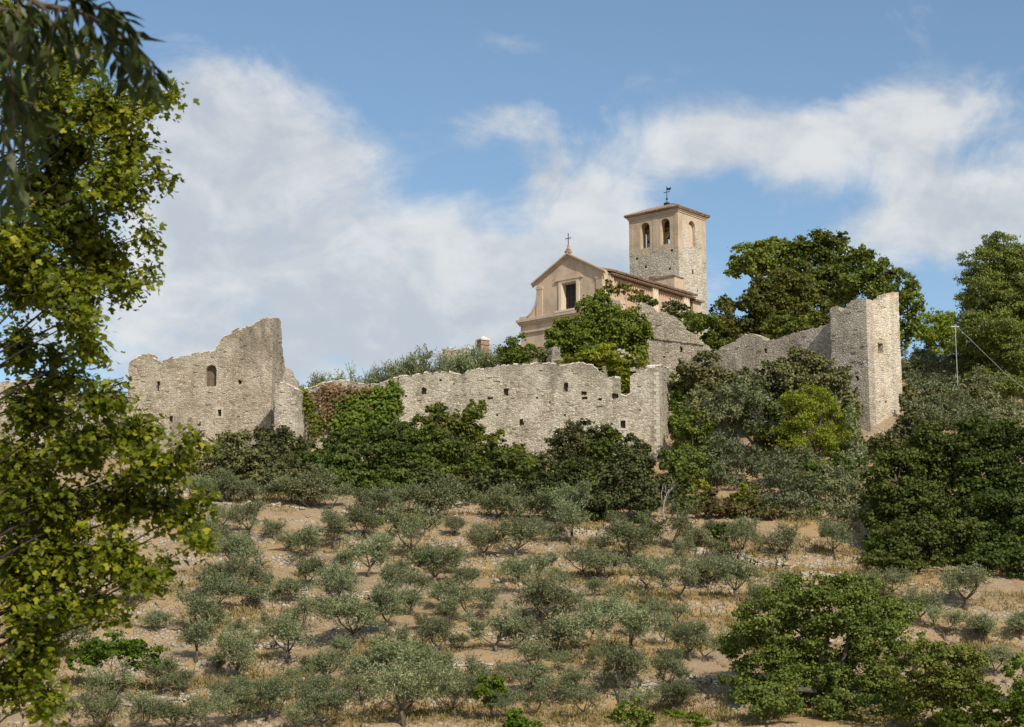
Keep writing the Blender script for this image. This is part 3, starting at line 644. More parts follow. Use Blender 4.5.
# nave
LN = 15.2
NW = MB().box(-.55, -.001, .803, LN, GZ, EZ - .12).box(XC * 2 + .001, XC * 2 + .55, .803, LN, GZ, EZ - .12).prism([[(XC * 2 + .553, GZ), (-.553, GZ), (-.553, EZ - .12), (XC, 45.6), (XC * 2 + .553, EZ - .12)]], LN - .5, LN)
NW.obj('wall', M['plaster_pink'], ch)
for y0, y1, k in ((.9, 1.5, 0), (8.1, 9.0, 1), (13.6, 14.6, 1)):
    MB().box(.002, .22 + .1 * k, y0, y1, GZ, EZ - .35).obj('pilaster', M['cream'] if k else M['plaster_pale'], ch)
for y in (10.6, 12.3): MB().box(-.1, .012, y, y + .35, 42.9, 43.35).obj('vent_hole', M['dark'], ch)
PR = 45.95; rf = MB(); sl2 = (PR - EZ) / 4.25
for sgn in (-1, 1):
    a = [(XC, PR + .2), (XC + sgn * 4.95, PR + .2 - sl2 * 4.95), (XC + sgn * 4.95, PR + .05 - sl2 * 4.95), (XC, PR + .05)]
    if sgn > 0: a = a[::-1]
    rf.prism([a], -.0 + .803, LN + .5)
ro = rf.obj('roof', M['tile'], ch)
tl = MB()
for sgn in (-1, 1):
    for i in range(62):
        y = .9 + i * .24; p0 = np.array((XC + sgn * .05, y, PR + .2)); p1 = np.array((XC + sgn * 5.02, y, PR + .2 - sl2 * 5.02)); tl.tube([p0, p1], [.1, .1], 6)
tl.tube([(XC, .81, PR + .25), (XC, LN + .5, PR + .25)], [.16, .16], 8); tl.obj('tiles', M['tile'], ro)
ev = MB().box(.003, .55, .85, LN + .3, EZ - .34, EZ - .22)
for i in range(38): ev.box(.003, .6, 1 + i * .38, 1.12 + i * .38, EZ - .48, EZ - .345)
ev.obj('eaves', M['soffit'], ch)
# finial with cross on the gable
fn = MB().box(XC - .28, XC + .28, -.4, .14, PZk + .1, PZk + .36).lathe([(.2, 0), (.24, .14), (.15, .3), (.1, .4), (.14, .5), (.08, .6), (0, .63)], (XC, -.13, PZk + .36))
fo_ = fn.obj('finial', M['brick'], ch)
zc = PZk + .95
cr = MB().box(XC - .032, XC + .032, -.16, -.10, zc, zc + 1.15).box(XC - .3, XC - .034, -.155, -.105, zc + .66, zc + .73).box(XC + .034, XC + .3, -.155, -.105, zc + .66, zc + .73)
for dx, dz in ((-.32, .695), (.32, .695), (0, 1.19)): cr.lathe([(0, -.07), (.07, 0), (0, .07)], (XC + dx, -.13, zc + dz), 8)
cr.obj('cross', M['iron'], fo_)
# raised ochre block between nave roof and tower
MB().box(-5.6, -2.4, LN + .6, 17.45, GZ, 47.3).obj('sacristy_wall', M['plaster'], ch)
MB().prism([[(-5.7, 47.303), (-2.3, 47.303), (-2.3, 47.42), (-5.7, 47.7)]], LN + .5, 17.47).obj('lean_to_roof', M['tile'], ch)
MB().box(-2.0, -.05, LN + .6, 17.3, GZ, 44.4).obj('annex_wall', M['plaster_pale'], ch)
MB().prism([[(-2.0, 44.45), (.3, 44.25), (.3, 44.42), (-2.0, 44.75)]], LN + .55, 17.4).obj('annex_roof', M['tile'], ch)

# bell tower ----------------------------------------------------------------------------
ca, sa = math.cos(-AL), math.sin(-AL)
def chw(x, y, z=0): return np.array([C0[0] + x * ca - y * sa, C0[1] + x * sa + y * ca, z])
bt_o = chw(-9.6, 17.5)
bw = empty('bell_tower', bt_o, -AL); tag(bw, 'square bell tower with arched belfry openings and low tiled hip roof behind the church', 'bell tower')
TW_, TD, TT = 6.6, 5.3, 55.3; z0 = GZ - .5
a1 = arch(1.55, 2.8, 51.55, 54.45); a2 = arch(4.25, 5.5, 51.55, 54.45)
MB().prism([[(0, z0), (TW_, z0), (TW_, TT), (0, TT)], a1, a2], 0, .8).obj('front_wall', M['belfry_front'], bw)
MB().prism([[(0, z0), (TW_, z0), (TW_, TT), (0, TT)], a1, a2], TD - .8, TD).obj('back_wall', M['belfry_front'], bw)
for x, ya, yb in ((TW_, .803, TD - .803), (.8, .803, TD - .803)):
    w = yb - ya; s_ = MB().prism([[(0, z0), (w, z0), (w, TT - .002), (0, TT - .002)], arch(w / 2 - .62, w / 2 + .62, 51.55, 54.4)], 0, .8)
    o = s_.obj('side_wall', M['belfry_side'], bw, (x, ya, 0), math.pi / 2)
    if x > 1:
        bi = MB().prism([arch(w / 2 - .615, w / 2 + .615, 51.56, 54.1)], .38, .55); bi.obj('blind_infill', M['plaster'], o)
        MB().box(w / 2 - .12, w / 2 + .12, -.012, .2, 48.4, 48.9).obj('slit', M['dark'], o); MB().box(w / 2 + .8, w / 2 + .95, -.012, .2, 46.6, 46.85).obj('putlog_hole', M['dark'], o)
for x, z in ((5.6, 50.6), (5.3, 48.6), (2.1, 49.3), (.9, 50.4)): MB().box(x, x + .28, -.012, .2, z, z + .24).obj('putlog_hole', M['dark'], bw)
MB().box(.82, TW_ - .82, .82, TD - .82, 50.6, 50.8).obj('belfry_floor', M['soffit'], bw)
# faint strip pilasters and impost band in plaster
for x0_, x1_ in ((.0, .5), (3.25, 3.8), (TW_ - .5, TW_)): MB().box(x0_ + .003, x1_ - .003, -.03, -.002, 50.9, 54.9).obj('strip_pilaster', M['belfry_front'], bw)
cn = MB()
for i, (e, za, zb) in enumerate(((.08, 54.95, 55.12), (.18, 55.123, 55.3))):
    cn.box(-e, TW_ + e, -e, -.033, za, zb); cn.box(-e, TW_ + e, TD + .003, TD + e, za, zb); cn.box(TW_ + .003, TW_ + e, -.06, TD, za, zb); cn.box(-e, -.003, -.06, TD, za, zb)
cn.obj('cornice', M['plaster_pale'], bw)
e = .36; zr = 55.305; r1, r2 = (-e, -e), (TW_ + e, TD + e); rx = TW_ / 2; ry = TD / 2; zt = 56.75
V = [(-e, -e, zr), (TW_ + e, -e, zr), (TW_ + e, TD + e, zr), (-e, TD + e, zr), (-e, -e, zr + .14), (TW_ + e, -e, zr + .14), (TW_ + e, TD + e, zr + .14), (-e, TD + e, zr + .14), (rx - .6, ry, zt), (rx + .6, ry, zt)]
ro = mesh_obj('roof', V, [(3, 2, 1, 0), (0, 1, 5, 4), (1, 2, 6, 5), (2, 3, 7, 6), (3, 0, 4, 7), (4, 5, 9, 8), (5, 6, 9), (6, 7, 8, 9), (7, 4, 8)], M['tile'], bw)
tl = MB()
for i in range(31):
    x = -e + .05 + i * .238; f = min(1, max(0, min(x + e, TW_ + e - x) / (rx - .6 + e))) * .98
    for s_, yb in ((1, -e - .07), (-1, TD + e + .07)): tl.tube([(x, yb, zr + .15), (x, yb + s_ * f * (ry + e + .07), zr + .15 + f * (zt - zr - .14))], [.1, .1], 6)
for i in range(26):
    y = -e + .05 + i * .234; f = min(1, max(0, min(y + e, TD + e - y) / (ry + e))) * .98
    for s_, xb in ((1, -e - .07), (-1, TW_ + e + .07)): tl.tube([(xb, y, zr + .15), (xb + s_ * f * (rx - .6 + e + .07), y, zr + .15 + f * (zt - zr - .14))], [.1, .1], 6)
for c, t_ in (((-e, -e), rx - .6), ((TW_ + e, -e), rx + .6), ((TW_ + e, TD + e), rx + .6), ((-e, TD + e), rx - .6)): tl.tube([(c[0], c[1], zr + .2), (t_, ry, zt + .05)], [.13, .13], 7)
tl.obj('tiles', M['tile'], ro)
vn = MB().box(rx - .25, rx + .25, ry - .25, ry + .25, zt - .1, zt + .3).tube([(rx, ry, zt + .3), (rx, ry, zt + 2.2)], [.05, .035], 6).box(rx - .4, rx + .4, ry - .03, ry + .03, zt + 1.5, zt + 1.57)
vn.prism([[(rx + .05, zt + 1.75), (rx + .5, zt + 1.7), (rx + .62, zt + 2.0), (rx + .3, zt + 1.95), (rx + .05, zt + 2.05)]], ry - .015, ry + .015).lathe([(0, -.16), (.16, 0), (0, .16)], (rx, ry, zt + .75), 10)
vn.obj('weathervane', M['iron'], bw)
for x in (2.2, 4.9):
    bl = empty('bell', chw(-9.6 + x, 17.5 + 1.2), -AL); tag(bl, 'bronze bell hanging in the %s arch of the tower front' % ('left' if x < 3 else 'right'), 'bell', 'bells in the belfry')
    MB().lathe([(.0, 53.35), (.18, 53.33), (.26, 53.15), (.3, 52.8), (.42, 52.5), (.52, 52.42), (.46, 52.42), (.3, 52.6), (0, 52.7)], (0, 0, 0), 16).obj('bell_body', M['bronze'], bl, smooth=True)
    MB().box(-.7, .7, -.1, .1, 53.45, 53.75).box(-.08, .08, -.06, .06, 53.33, 53.452).obj('headstock', M['soffit'], bl)
    MB().tube([(0, 0, 52.75), (0, 0, 52.3)], [.03, .06], 6).obj('clapper', M['iron'], bl)

# small structures on the ridge ----------------------------------------------------------
g0 = P(483, 360, 172)
bp_ = empty('brick_pillar', (g0[0], g0[1], tz(g0[0], g0[1]) - .3)); tag(bp_, 'small square red brick pillar with pale cap among the olives on the ridge', 'pillar')
zz = P(483, 341, 172)[2] - bp_.location[2]
MB().box(-.42, .42, -.42, .42, 0, zz).box(-.48, .48, -.48, .48, zz - .45, zz - .3).obj('shaft', M['brick'], bp_, rz=.5)
v = MB(); v.box(-.5, .5, -.5, .5, zz + .003, zz + .12); k = len(v.v); v.v += [(0, 0, zz + .5)]; v.f += [(4, 5, 8), (5, 6, 8), (6, 7, 8), (7, 4, 8)]; v.obj('cap', M['cap'], bp_, rz=.5)
lw2 = empty('ridge_wall', P(458, 360, 173)); tag(lw2, 'low pale broken wall on the ridge left of the brick pillar', 'wall')
ruin_wall(lw2, 'front_wall', 442, 173.2, 476, 173, [(442, 352), (447, 348), (452, 347.5), (458, 350), (466, 349), (476, 350.5)], 29, M['stone_upper'], thick=.6, seed=31, cap=.6)
st = empty('wall_stub', P(558, 372, 157)); tag(st, 'short whitish broken wall stub just above the curtain wall', 'ruin')
ruin_wall(st, 'front_wall', 552, 157, 563, 157.6, [(552, 349), (556, 346.5), (560, 348), (561.5, 356), (563, 362)], 25, M['stone'], thick=.8, seed=32, cap=0, step=.2, amp=.15)
g0 = P(958, 392, 158)
pl = empty('utility_pole', (g0[0], g0[1], tz(g0[0], g0[1]) - .2)); tag(pl, 'thin pale metal pole with a slanting stay wire beside the tall pine', 'pole')
zt_ = P(958, 324, 158)[2] - pl.location[2]
MB().tube([(0, 0, 0), (0, 0, zt_)], [.034, .028], 8).obj('mast', M['steel'], pl)
e1 = P(1005, 371, 154) - np.array(pl.location)
MB().tube([(0, 0, zt_ - .05), e1 * .5 + np.array([0, 0, zt_ * .5 - .12]), e1 + np.array([0, 0, -.2]), (e1[0] + 1.2, e1[1] - 1, e1[2] - 1.6)], [.016] * 4, 5).obj('stay_wire', M['steel'], pl)
MB().box(-.35, .35, -.04, .04, zt_ - .25, zt_ - .18).obj('crossarm', M['steel'], pl)

# ------------------------------------------------------------------ hilltop and hillside vegetation
OAKG = 'oaks on the hilltop behind the ruins'
plant('oak_tree', 'left oak on the hilltop with an arm of leaves reaching towards the bell tower', 'tree', [(752, 258, 26, 17), (738, 270, 17, 9), (772, 262, 24, 18), (770, 246, 20, 10), (782, 278, 20, 18)], 181, M['oak'], 3.4, 7, OAKG, grow=.93, sats=2, subr=.34, trunk=.3)
plant('oak_tree', 'tallest oak with a domed top, in the middle of the hilltop trees', 'tree', [(818, 246, 24, 16), (838, 240, 14, 9), (802, 262, 26, 20), (838, 262, 24, 20), (820, 285, 34, 22), (800, 245, 12, 10), (838, 296, 18, 16)], 180, M['oak'], 3.4, 7, OAKG, grow=.93, sats=2, subr=.34, trunk=.35)
plant('oak_tree', 'right hand oak rising behind the broken top of the corner tower', 'tree', [(864, 258, 16, 12), (860, 280, 26, 22), (885, 272, 20, 14), (905, 292, 20, 18), (912, 312, 16, 20), (905, 332, 18, 20), (880, 295, 22, 20), (846, 298, 16, 14)], 176, M['oak'], 3.4, 7.5, OAKG, grow=.93, sats=2, subr=.34, trunk=.35)
plant('maple_tree', 'broad tree with rusty tinted leaves in front of the hilltop oaks', 'tree', [(783, 292, 26, 22), (800, 308, 28, 24), (768, 312, 24, 24), (785, 328, 30, 20), (812, 330, 20, 18)], 172, M['rusty'], 3.3, 7, trunk=.25)
plant('shrub', 'pale green young bush above the rampart dip below the rusty tree', 'shrub', [(788, 330, 24, 15), (805, 338, 16, 10)], 166.5, M['oak'], 3, 7)
plant('shrub', 'dark round bush left of the rusty hilltop tree', 'shrub', [(745, 318, 16, 22), (750, 340, 18, 12)], 174, M['holm'], 3, 8)
plant('shrub', 'olive green bush spilling over the dip between upper wall and rampart', 'shrub', [(698, 322, 20, 14), (712, 334, 14, 14)], 170.5, M['oak'], 3, 7)
plant('shrub', 'upright yellowish bush between the bell tower and the dark bush', 'shrub', [(722, 325, 14, 22), (730, 340, 14, 14), (718, 342, 12, 10)], 172, M['rusty'], 3, 7)
plant('shrub', 'dark bush at the foot of the bell tower beside dry twigs', 'shrub', [(673, 312, 14, 9), (684, 318, 14, 9)], 174, M['holm'], 3, 8)
plant('shrub', 'thin brownish bush rising against the church side wall', 'shrub', [(610, 288, 10, 7), (624, 291, 13, 8), (637, 297, 10, 7)], 176, M['rusty'], 2.8, 4, grow=.9)
plant('shrub', 'small dark bush under the church eaves beside the upper wall', 'shrub', [(645, 301, 9, 7), (651, 304, 6, 5)], 175, M['oak_dark'], 2.8, 8)
plant('ivy', 'big pointed mound of ivy climbing over masonry in front of the church', 'ivy', [(602, 300, 10, 10, 1.5), (598, 314, 17, 16, .5), (570, 352, 16, 10, -.5), (590, 350, 20, 12, -.5), (638, 340, 12, 18, .5), (556, 346, 10, 9, 0), (596, 324, 22, 18, .5), (614, 322, 20, 20, 0), (576, 336, 22, 16, 0), (566, 346, 18, 12, 0), (625, 338, 20, 22, 0), (606, 342, 30, 22, -1), (635, 352, 12, 18, .5), (563, 338, 14, 12, .5)], 163, M['ivy'], 2.8, 9, grow=1.15, subr=.3)
plant('ivy', 'yellow green ivy heap tumbling over the curtain wall near its notch', 'ivy', [(608, 352, 16, 7), (600, 360, 24, 8), (622, 364, 20, 9), (626, 378, 9, 9), (612, 372, 16, 7), (626, 390, 4.5, 8)], 151.6, M['yellowgreen'], 2.8, 9)
plant('ivy', 'thin yellowing creeper lying along the curtain wall top left of the ivy heap', 'ivy', [(572, 361, 12, 3.2), (586, 361, 10, 3.5), (560, 362, 6, 2)], 151.7, M['yellowgreen'], 2.4, 7)
plant('shrub', 'round clipped green bush standing above the middle of the curtain wall', 'shrub', [(517, 350, 14, 13), (518, 358, 15, 10)], 160, M['ivy'], 2.6, 11, sats=0, spread=.1, subr=.36)
plant('shrub', 'small dark bush between the clipped bush and the wall stub', 'shrub', [(541, 356, 13, 9), (548, 360, 9, 8)], 158.5, M['holm'], 2.8, 8)
rk = [(618, 353, 9, 4), (628, 359, 8, 4), (606, 350, 6, 3)]
for i, (px, py, rx, ry) in enumerate(rk):
    c = P(px, py, 151.3); s_ = 151 / F; mb = MB(); rr = random.Random(60 + i)
    for _ in range(26):
        a = rr.uniform(-1, 1); h = (1 - a * a) ** .5; x = a * rx * s_; z = rr.uniform(-1, h) * ry * s_; y = rr.uniform(-.4, .4); k = len(mb.v)
        w = rr.uniform(.1, .2); mb.box(x - w, x + w, y - w, y + w, z - .1, z + .08)
        for q in range(k, k + 8): mb.v[q] = tuple(u + rr.uniform(-.05, .05) for u in mb.v[q])
    o = mb.obj('masonry_lump', M['stone_upper'], loc=c); tag(o, ['grey fallen masonry lump, middle one poking out of the yellow green ivy', 'grey fallen masonry lump, lowest and rightmost in the yellow green ivy', 'small grey fallen lump, uppermost in the yellow green ivy'][i], 'rubble', 'fallen masonry in the ivy')

# ivy hanging on the walls
def wall_ivy(label, spots, W, mat, leafpx=2.8, dens=5, group=None):
    A, t, n, L, tp = W; c0 = A + t * to_plane(spots[0][0], spots[0][1], A, t, n)[0] + n * .1; bz = tz(c0[0], c0[1] - .3)
    root = empty('ivy', (c0[0], c0[1], bz)); tag(root, label, 'ivy', group); B = np.array([c0[0], c0[1], bz]); C = []; N = []; mb = MB(); leaf = leafpx * A[1] / F
    for px, py, rx, ry in spots:
        s, z = to_plane(px, py, A, t, n); sc = A[1] / F; m = int(dens * rx * ry * 3.1 / leafpx ** 2)
        a = rng.random(m) * 6.283; r = np.sqrt(rng.random(m)) * (1 + .25 * rng.normal(size=m))
        ss = s + r * np.cos(a) * rx * sc; z_ = z + r * np.sin(a) * ry * sc; off = .06 + np.abs(rng.normal(size=m)) * .28
        top = np.interp(ss, [q[0] for q in tp], [q[1] for q in tp]); z_ = np.minimum(z_, top + .15 + rng.random(m) * .1)
        C.append(A[None] * np.array([1, 1, 0]) + t * ss[:, None] + n * off[:, None] + np.array([0, 0, 1]) * z_[:, None] - B); N.append(n * .9 + np.array([0, 0, .5]) + rng.normal(size=(m, 3)) * .5)
        p = A + t * s + n * .05 - B; mb.tube([(p[0] * .3, p[1] * .3, -.1), (p[0], p[1], z - bz - ry * sc), (p[0] + .1, p[1], z - bz + ry * sc * .5)], [.05, .035, .015], 5)
    C = np.concatenate(C); leaves('foliage', C, np.concatenate(N), leaf * rng.uniform(.7, 1.3, len(C)), mat, root); mb.obj('stem', M['bark'], root)
wall_ivy('dense green ivy covering the middle wall beside the curtain wall', [(372, 410, 26, 18), (350, 418, 18, 20), (390, 402, 14, 14), (362, 428, 30, 16), (380, 395, 12, 8), (395, 390, 7, 9)], IW, M['ivy'], 3, 6)
wall_ivy('small green ivy strand hanging next to the buttress', [(306, 398, 6, 8), (311, 410, 6, 10), (317, 425, 8, 14), (302, 392, 5, 4)], IW, M['ivy_mid'], 2.6, 4)
wall_ivy('rusty dead creeper stuck to the upper half of the middle wall', [(325, 395, 13, 10), (345, 393, 16, 8), (330, 412, 8, 14), (365, 392, 12, 5), (368, 409, 8, 3)], IW, M['dryivy'], 2.4, 3)

# thicket below the walls
HG = 'thicket of shrubs along the foot of the walls'
TH = [('dark shrubby tree at the left end of the thicket below the keep', [(232, 448, 20, 16), (220, 465, 20, 18), (240, 470, 22, 18)], 148, 'holm'),
      ('brownish dark bush in front of the keep and buttress', [(268, 446, 22, 18), (285, 455, 20, 20), (258, 468, 22, 18), (290, 475, 20, 16)], 147, 'holm'),
      ('low greenish bush under the buttress, right of the brownish bush', [(318, 455, 18, 14), (312, 472, 20, 18), (330, 476, 18, 14)], 147.5, 'oak_dark'),
      ('green bush joining the ivy of the middle wall', [(352, 446, 22, 16), (345, 468, 24, 20), (370, 470, 20, 18)], 147.5, 'oak_dark'),
      ('tall dark green bush under the left end of the curtain wall', [(398, 440, 22, 18), (385, 465, 24, 22), (410, 470, 22, 20)], 146.5, 'oak_dark'),
      ('yellow topped bush reaching up the curtain wall, left one', [(441, 412, 12, 11), (432, 422, 16, 13), (447, 428, 14, 12)], 148.3, 'rusty'),
      ('green bush below the yellow topped bushes of the curtain wall', [(430, 445, 26, 18), (450, 460, 24, 20), (430, 475, 22, 16)], 146.5, 'oak'),
      ('yellow green bush climbing the curtain wall, right one', [(475, 414, 10, 13), (468, 430, 14, 14), (485, 438, 14, 13)], 148.2, 'yellow'),
      ('mixed green bush below the middle openings of the curtain wall', [(490, 455, 22, 16), (505, 470, 22, 18), (478, 478, 20, 16)], 146.5, 'oak_dark'),
      ('low yellow green bush before the curtain wall, below the greyish one', [(520, 462, 20, 16), (535, 480, 24, 16)], 145, 'oak'),
      ('greyish dark bush with dry twigs below the right half of the curtain wall', [(578, 432, 16, 12), (568, 445, 22, 16), (590, 452, 20, 16), (560, 468, 22, 18)], 147, 'holm'),
      ('medium green bush right of the greyish twiggy bush', [(608, 442, 16, 14), (600, 462, 22, 18), (585, 480, 22, 18)], 146, 'oak_dark'),
      ('large dark evergreen at the right end of the curtain wall', [(632, 448, 14, 12), (642, 466, 15, 14), (626, 466, 22, 18), (645, 486, 24, 20), (618, 490, 26, 22), (640, 505, 26, 18), (600, 505, 22, 16)], 144, 'holm_dark'),
      ('dark low shrub below the greyish bush, left of the large evergreen', [(572, 495, 20, 16), (588, 510, 18, 10)], 142, 'oak_dark')]
M['holm_dark'] = leaf_mat('dark evergreen leaf', (0.04, 0.05, 0.02), (0.125, 0.142, 0.052), None, .1, .12)
M['yellow'] = M['ivy_mid']
for lab, bl, Y, mt in TH: plant('shrub', lab, 'shrub', bl, Y, M[mt], 3.1, 8, HG)

# trees between curtain wall and corner tower
plant('holm_oak', 'dark grey green evergreen right beside the curtain wall corner', 'tree', [(703, 372, 22, 18), (695, 385, 22, 16), (715, 388, 22, 18)], 152.5, M['holm'], 3, 8, trunk=.15)
plant('holm_oak', 'dark evergreen in front of the middle of the rampart wall', 'tree', [(752, 384, 18, 16), (768, 380, 16, 14), (760, 400, 26, 16), (738, 392, 14, 14)], 151.5, M['holm'], 3, 8, trunk=.15)
plant('holm_oak', 'tallest dark evergreen against the rampart wall near the corner tower', 'tree', [(795, 362, 13, 12), (812, 372, 22, 16), (835, 384, 18, 14), (800, 385, 24, 18), (786, 380, 16, 18)], 151.5, M['holm'], 3, 8, trunk=.18)
plant('shrub', 'bright green bush hugging the right face of the curtain wall', 'shrub', [(677, 392, 8, 20), (680, 415, 9, 18), (686, 402, 10, 24), (684, 430, 10, 14)], 159, M['oak'], 3, 8, ground=False)
plant('shrub', 'green bush below the curtain wall corner', 'shrub', [(694, 428, 16, 18), (700, 445, 18, 18), (686, 458, 14, 14), (692, 474, 18, 16)], 147.5, M['oak'], 3, 7)
OM = dict(tpl=TPL_DIAMOND, aspect=.36)
def big_olive(label, bl, Y): plant('olive_tree', label, 'tree', bl, Y, M['olive_dark'], 5.0, 11, 'large olives between the towers', trunk=.16, bark='bark_olive', subr=.3, **OM)
big_olive('grey green olive above the green bush by the curtain wall corner', [(712, 400, 20, 16), (722, 415, 22, 18), (700, 410, 16, 14)], 148.5)
big_olive('tall grey olive beneath the dark evergreens, left of the yellow pine', [(750, 400, 22, 22), (765, 415, 22, 22), (742, 420, 22, 22), (770, 437, 20, 20)], 147.5)
big_olive('broad grey olive to the left above the rusty bush', [(726, 450, 22, 16), (712, 465, 20, 18), (735, 470, 22, 18), (722, 480, 18, 12)], 142)
big_olive('large rounded olive with low crown in front of the yellow pine', [(790, 465, 26, 18), (775, 480, 24, 20), (800, 488, 26, 22), (785, 505, 24, 16), (762, 470, 14, 14)], 139)
big_olive('broad low olive beside the big dark oak', [(845, 478, 24, 16), (835, 495, 22, 18), (858, 498, 22, 18), (846, 510, 24, 12)], 138)
big_olive('grey olive at the foot of the corner tower', [(853, 428, 9, 18), (866, 462, 18, 11), (850, 452, 14, 12), (890, 462, 16, 11)], 144)
plant('pine_tree', 'bright yellow green young pine in front of the corner tower', 'tree', [(812, 393, 13, 13), (800, 408, 18, 14), (824, 410, 20, 15), (840, 425, 20, 14), (806, 428, 24, 14), (832, 440, 24, 13), (803, 446, 20, 10), (838, 456, 20, 10), (790, 400, 8, 9), (818, 468, 22, 8)], 144.5, M['pine_light'], 3.6, 14, trunk=.16, tpl=TPL_DIAMOND, aspect=.4, subr=.3, flat=.8)
plant('shrub', 'yellowish bush lowest right of the large dark evergreen', 'shrub', [(693, 478, 13, 10), (700, 490, 12, 9)], 140.5, M['yellowgreen'], 3, 7)
plant('shrub', 'rusty brown bush on the bank below the broad grey olive', 'shrub', [(713, 502, 14, 9), (722, 510, 14, 9), (706, 512, 10, 8)], 137, M['drybush'], 3, 7)
plant('shrub', 'small lime green bush between the rusty bush and the rounded olive', 'shrub', [(747, 492, 8, 9), (740, 500, 10, 8)], 138, M['yellowgreen'], 3, 7)
plant('shrub', 'dry brownish bush at the foot of the rounded olive', 'shrub', [(752, 510, 18, 7), (768, 514, 16, 6)], 136.5, M['drybush'], 2.8, 5)
plant('shrub', 'dark little bush with yellow side, beside an olive on the terrace wall', 'shrub', [(722, 537, 9, 12), (716, 548, 9, 8)], 128.5, M['bush'], 3, 7)
plant('shrub', 'low dark bush next to the dead tree', 'shrub', [(700, 536, 10, 6), (706, 540, 9, 5)], 130.5, M['holm'], 3, 7)
plant('shrub', 'green bush below the large dark evergreen', 'shrub', [(643, 522, 8, 8), (652, 528, 9, 7)], 134, M['bush'], 3, 7)
plant('shrub', 'small lime bush between the two rounded low olives', 'shrub', [(815, 510, 7, 6), (822, 505, 6, 6)], 137, M['yellowgreen'], 3, 7)


# scrub that closes the slope between the curtain wall and the corner tower
SG = 'scrub on the slope below the rampart'
for lab, bl, Y, mt in [
    ('dark scrub at the foot of the rampart, above the tall grey olive', [(730, 405, 22, 16), (712, 395, 16, 14), (748, 412, 20, 16)], 151, 'holm'),
    ('greenish scrub between the yellow pine and the tall grey olive', [(782, 418, 18, 18), (778, 440, 20, 18), (790, 455, 18, 14)], 147, 'oak_dark'),
    ('scrub bush to the right of the yellow pine, below the tower corner', [(850, 406, 10, 16), (848, 430, 12, 18), (850, 448, 14, 13)], 149, 'holm'),
    ('low scrub beneath the yellow pine', [(822, 476, 24, 12), (842, 470, 20, 12), (812, 484, 18, 12)], 142, 'oak_dark'),
    ('green scrub on the bank left of the broad grey olive', [(680, 490, 16, 16), (700, 465, 18, 16), (672, 470, 14, 18), (690, 505, 16, 10)], 141, 'oak_dark'),
    ('brownish scrub on the bank under the rounded olive', [(735, 510, 18, 9), (768, 508, 18, 9), (752, 500, 16, 9)], 138, 'rusty'),
    ('low green scrub at the right foot of the corner tower', [(884, 444, 18, 9), (906, 421, 9, 11), (904, 434, 15, 12), (868, 450, 11, 7), (898, 448, 18, 12)], 150, 'holm'),
    ('green scrub filling the corner right of the curtain wall', [(684, 424, 11, 16), (683, 445, 13, 14), (681, 402, 9, 14), (686, 466, 14, 14)], 153, 'oak'),
    ('greyish scrub at the foot of the tall pine on the right slope', [(968, 362, 16, 9), (985, 366, 20, 10), (1008, 372, 20, 10)], 172, 'holm'),
    ('greyish scrub on the right slope behind the top of the spreading oak', [(905, 400, 12, 12), (940, 402, 18, 11), (965, 396, 18, 11), (915, 420, 14, 10)], 158, 'holm'),
    ('dark scrub at the left flank of the spreading oak', [(878, 502, 16, 18), (874, 525, 14, 18), (882, 488, 12, 12)], 131, 'oak_dark')]:
    plant('shrub', lab, 'shrub', bl, Y, M[mt], 3.1, 8, SG)
for lab, bl, Y, mt in [
    ('dark bush filling the gap behind the left hedge olives', [(215, 472, 18, 12), (250, 482, 22, 10), (285, 482, 20, 12)], 141.5, 'holm'),
    ('dark green bush behind the hedge olives below the middle wall', [(330, 480, 24, 12), (360, 482, 24, 14), (395, 485, 22, 14)], 141.5, 'oak_dark'),
    ('dark green bush behind the hedge olives below the curtain wall', [(425, 485, 22, 14), (460, 488, 22, 14), (490, 488, 22, 14)], 141, 'holm_dark'),
    ('dark bush behind the right end of the hedge olives', [(520, 492, 20, 12), (550, 490, 22, 16), (575, 478, 22, 18)], 140.5, 'holm_dark')]:
    plant('shrub', lab, 'shrub', bl, Y, M[mt], 3.1, 8, HG)

# right slope
RS = 'olives on the slope right of the corner tower'
rs = [(914, 362, 20, 14, 170), (932, 366, 22, 14, 170), (955, 374, 20, 14, 166), (982, 386, 22, 15, 160), (926, 386, 22, 15, 162), (944, 398, 22, 15, 157), (968, 408, 22, 15, 154), (1005, 412, 22, 14, 154), (927, 408, 20, 14, 156), (936, 420, 24, 14, 150), (921, 430, 16, 12, 150), (985, 422, 20, 12, 150)]
rl = ['highest olive right beside the corner tower, below the tower-side oak', 'olive under the light pine on the skyline', 'olive standing at the foot of the thin metal pole', 'olive in front of the tall pine, under the stay wire', 'second highest olive along the right face of the corner tower', 'olive in the middle of the slope right of the corner tower', 'pale olive in the middle of the slope, below the pine', 'olive at the right picture edge above the big oak', 'third olive down along the right face of the corner tower', 'olive resting on the top of the big dark oak at left', 'lowest olive touching the right face of the corner tower', 'olive resting on the top of the big dark oak at right']
for (px, py, rx, ry, Y), lab in zip(rs, rl):
    plant('olive_tree', lab, 'tree', [(px - rx * .4, py, rx * .65, ry), (px + rx * .4, py + 2, rx * .65, ry * .9), (px, py + ry * .7, rx * .9, ry * .8)], Y, M['olive_dark'], 4.6, 11, RS, trunk=.14, bark='bark_olive', subr=.32, **OM)
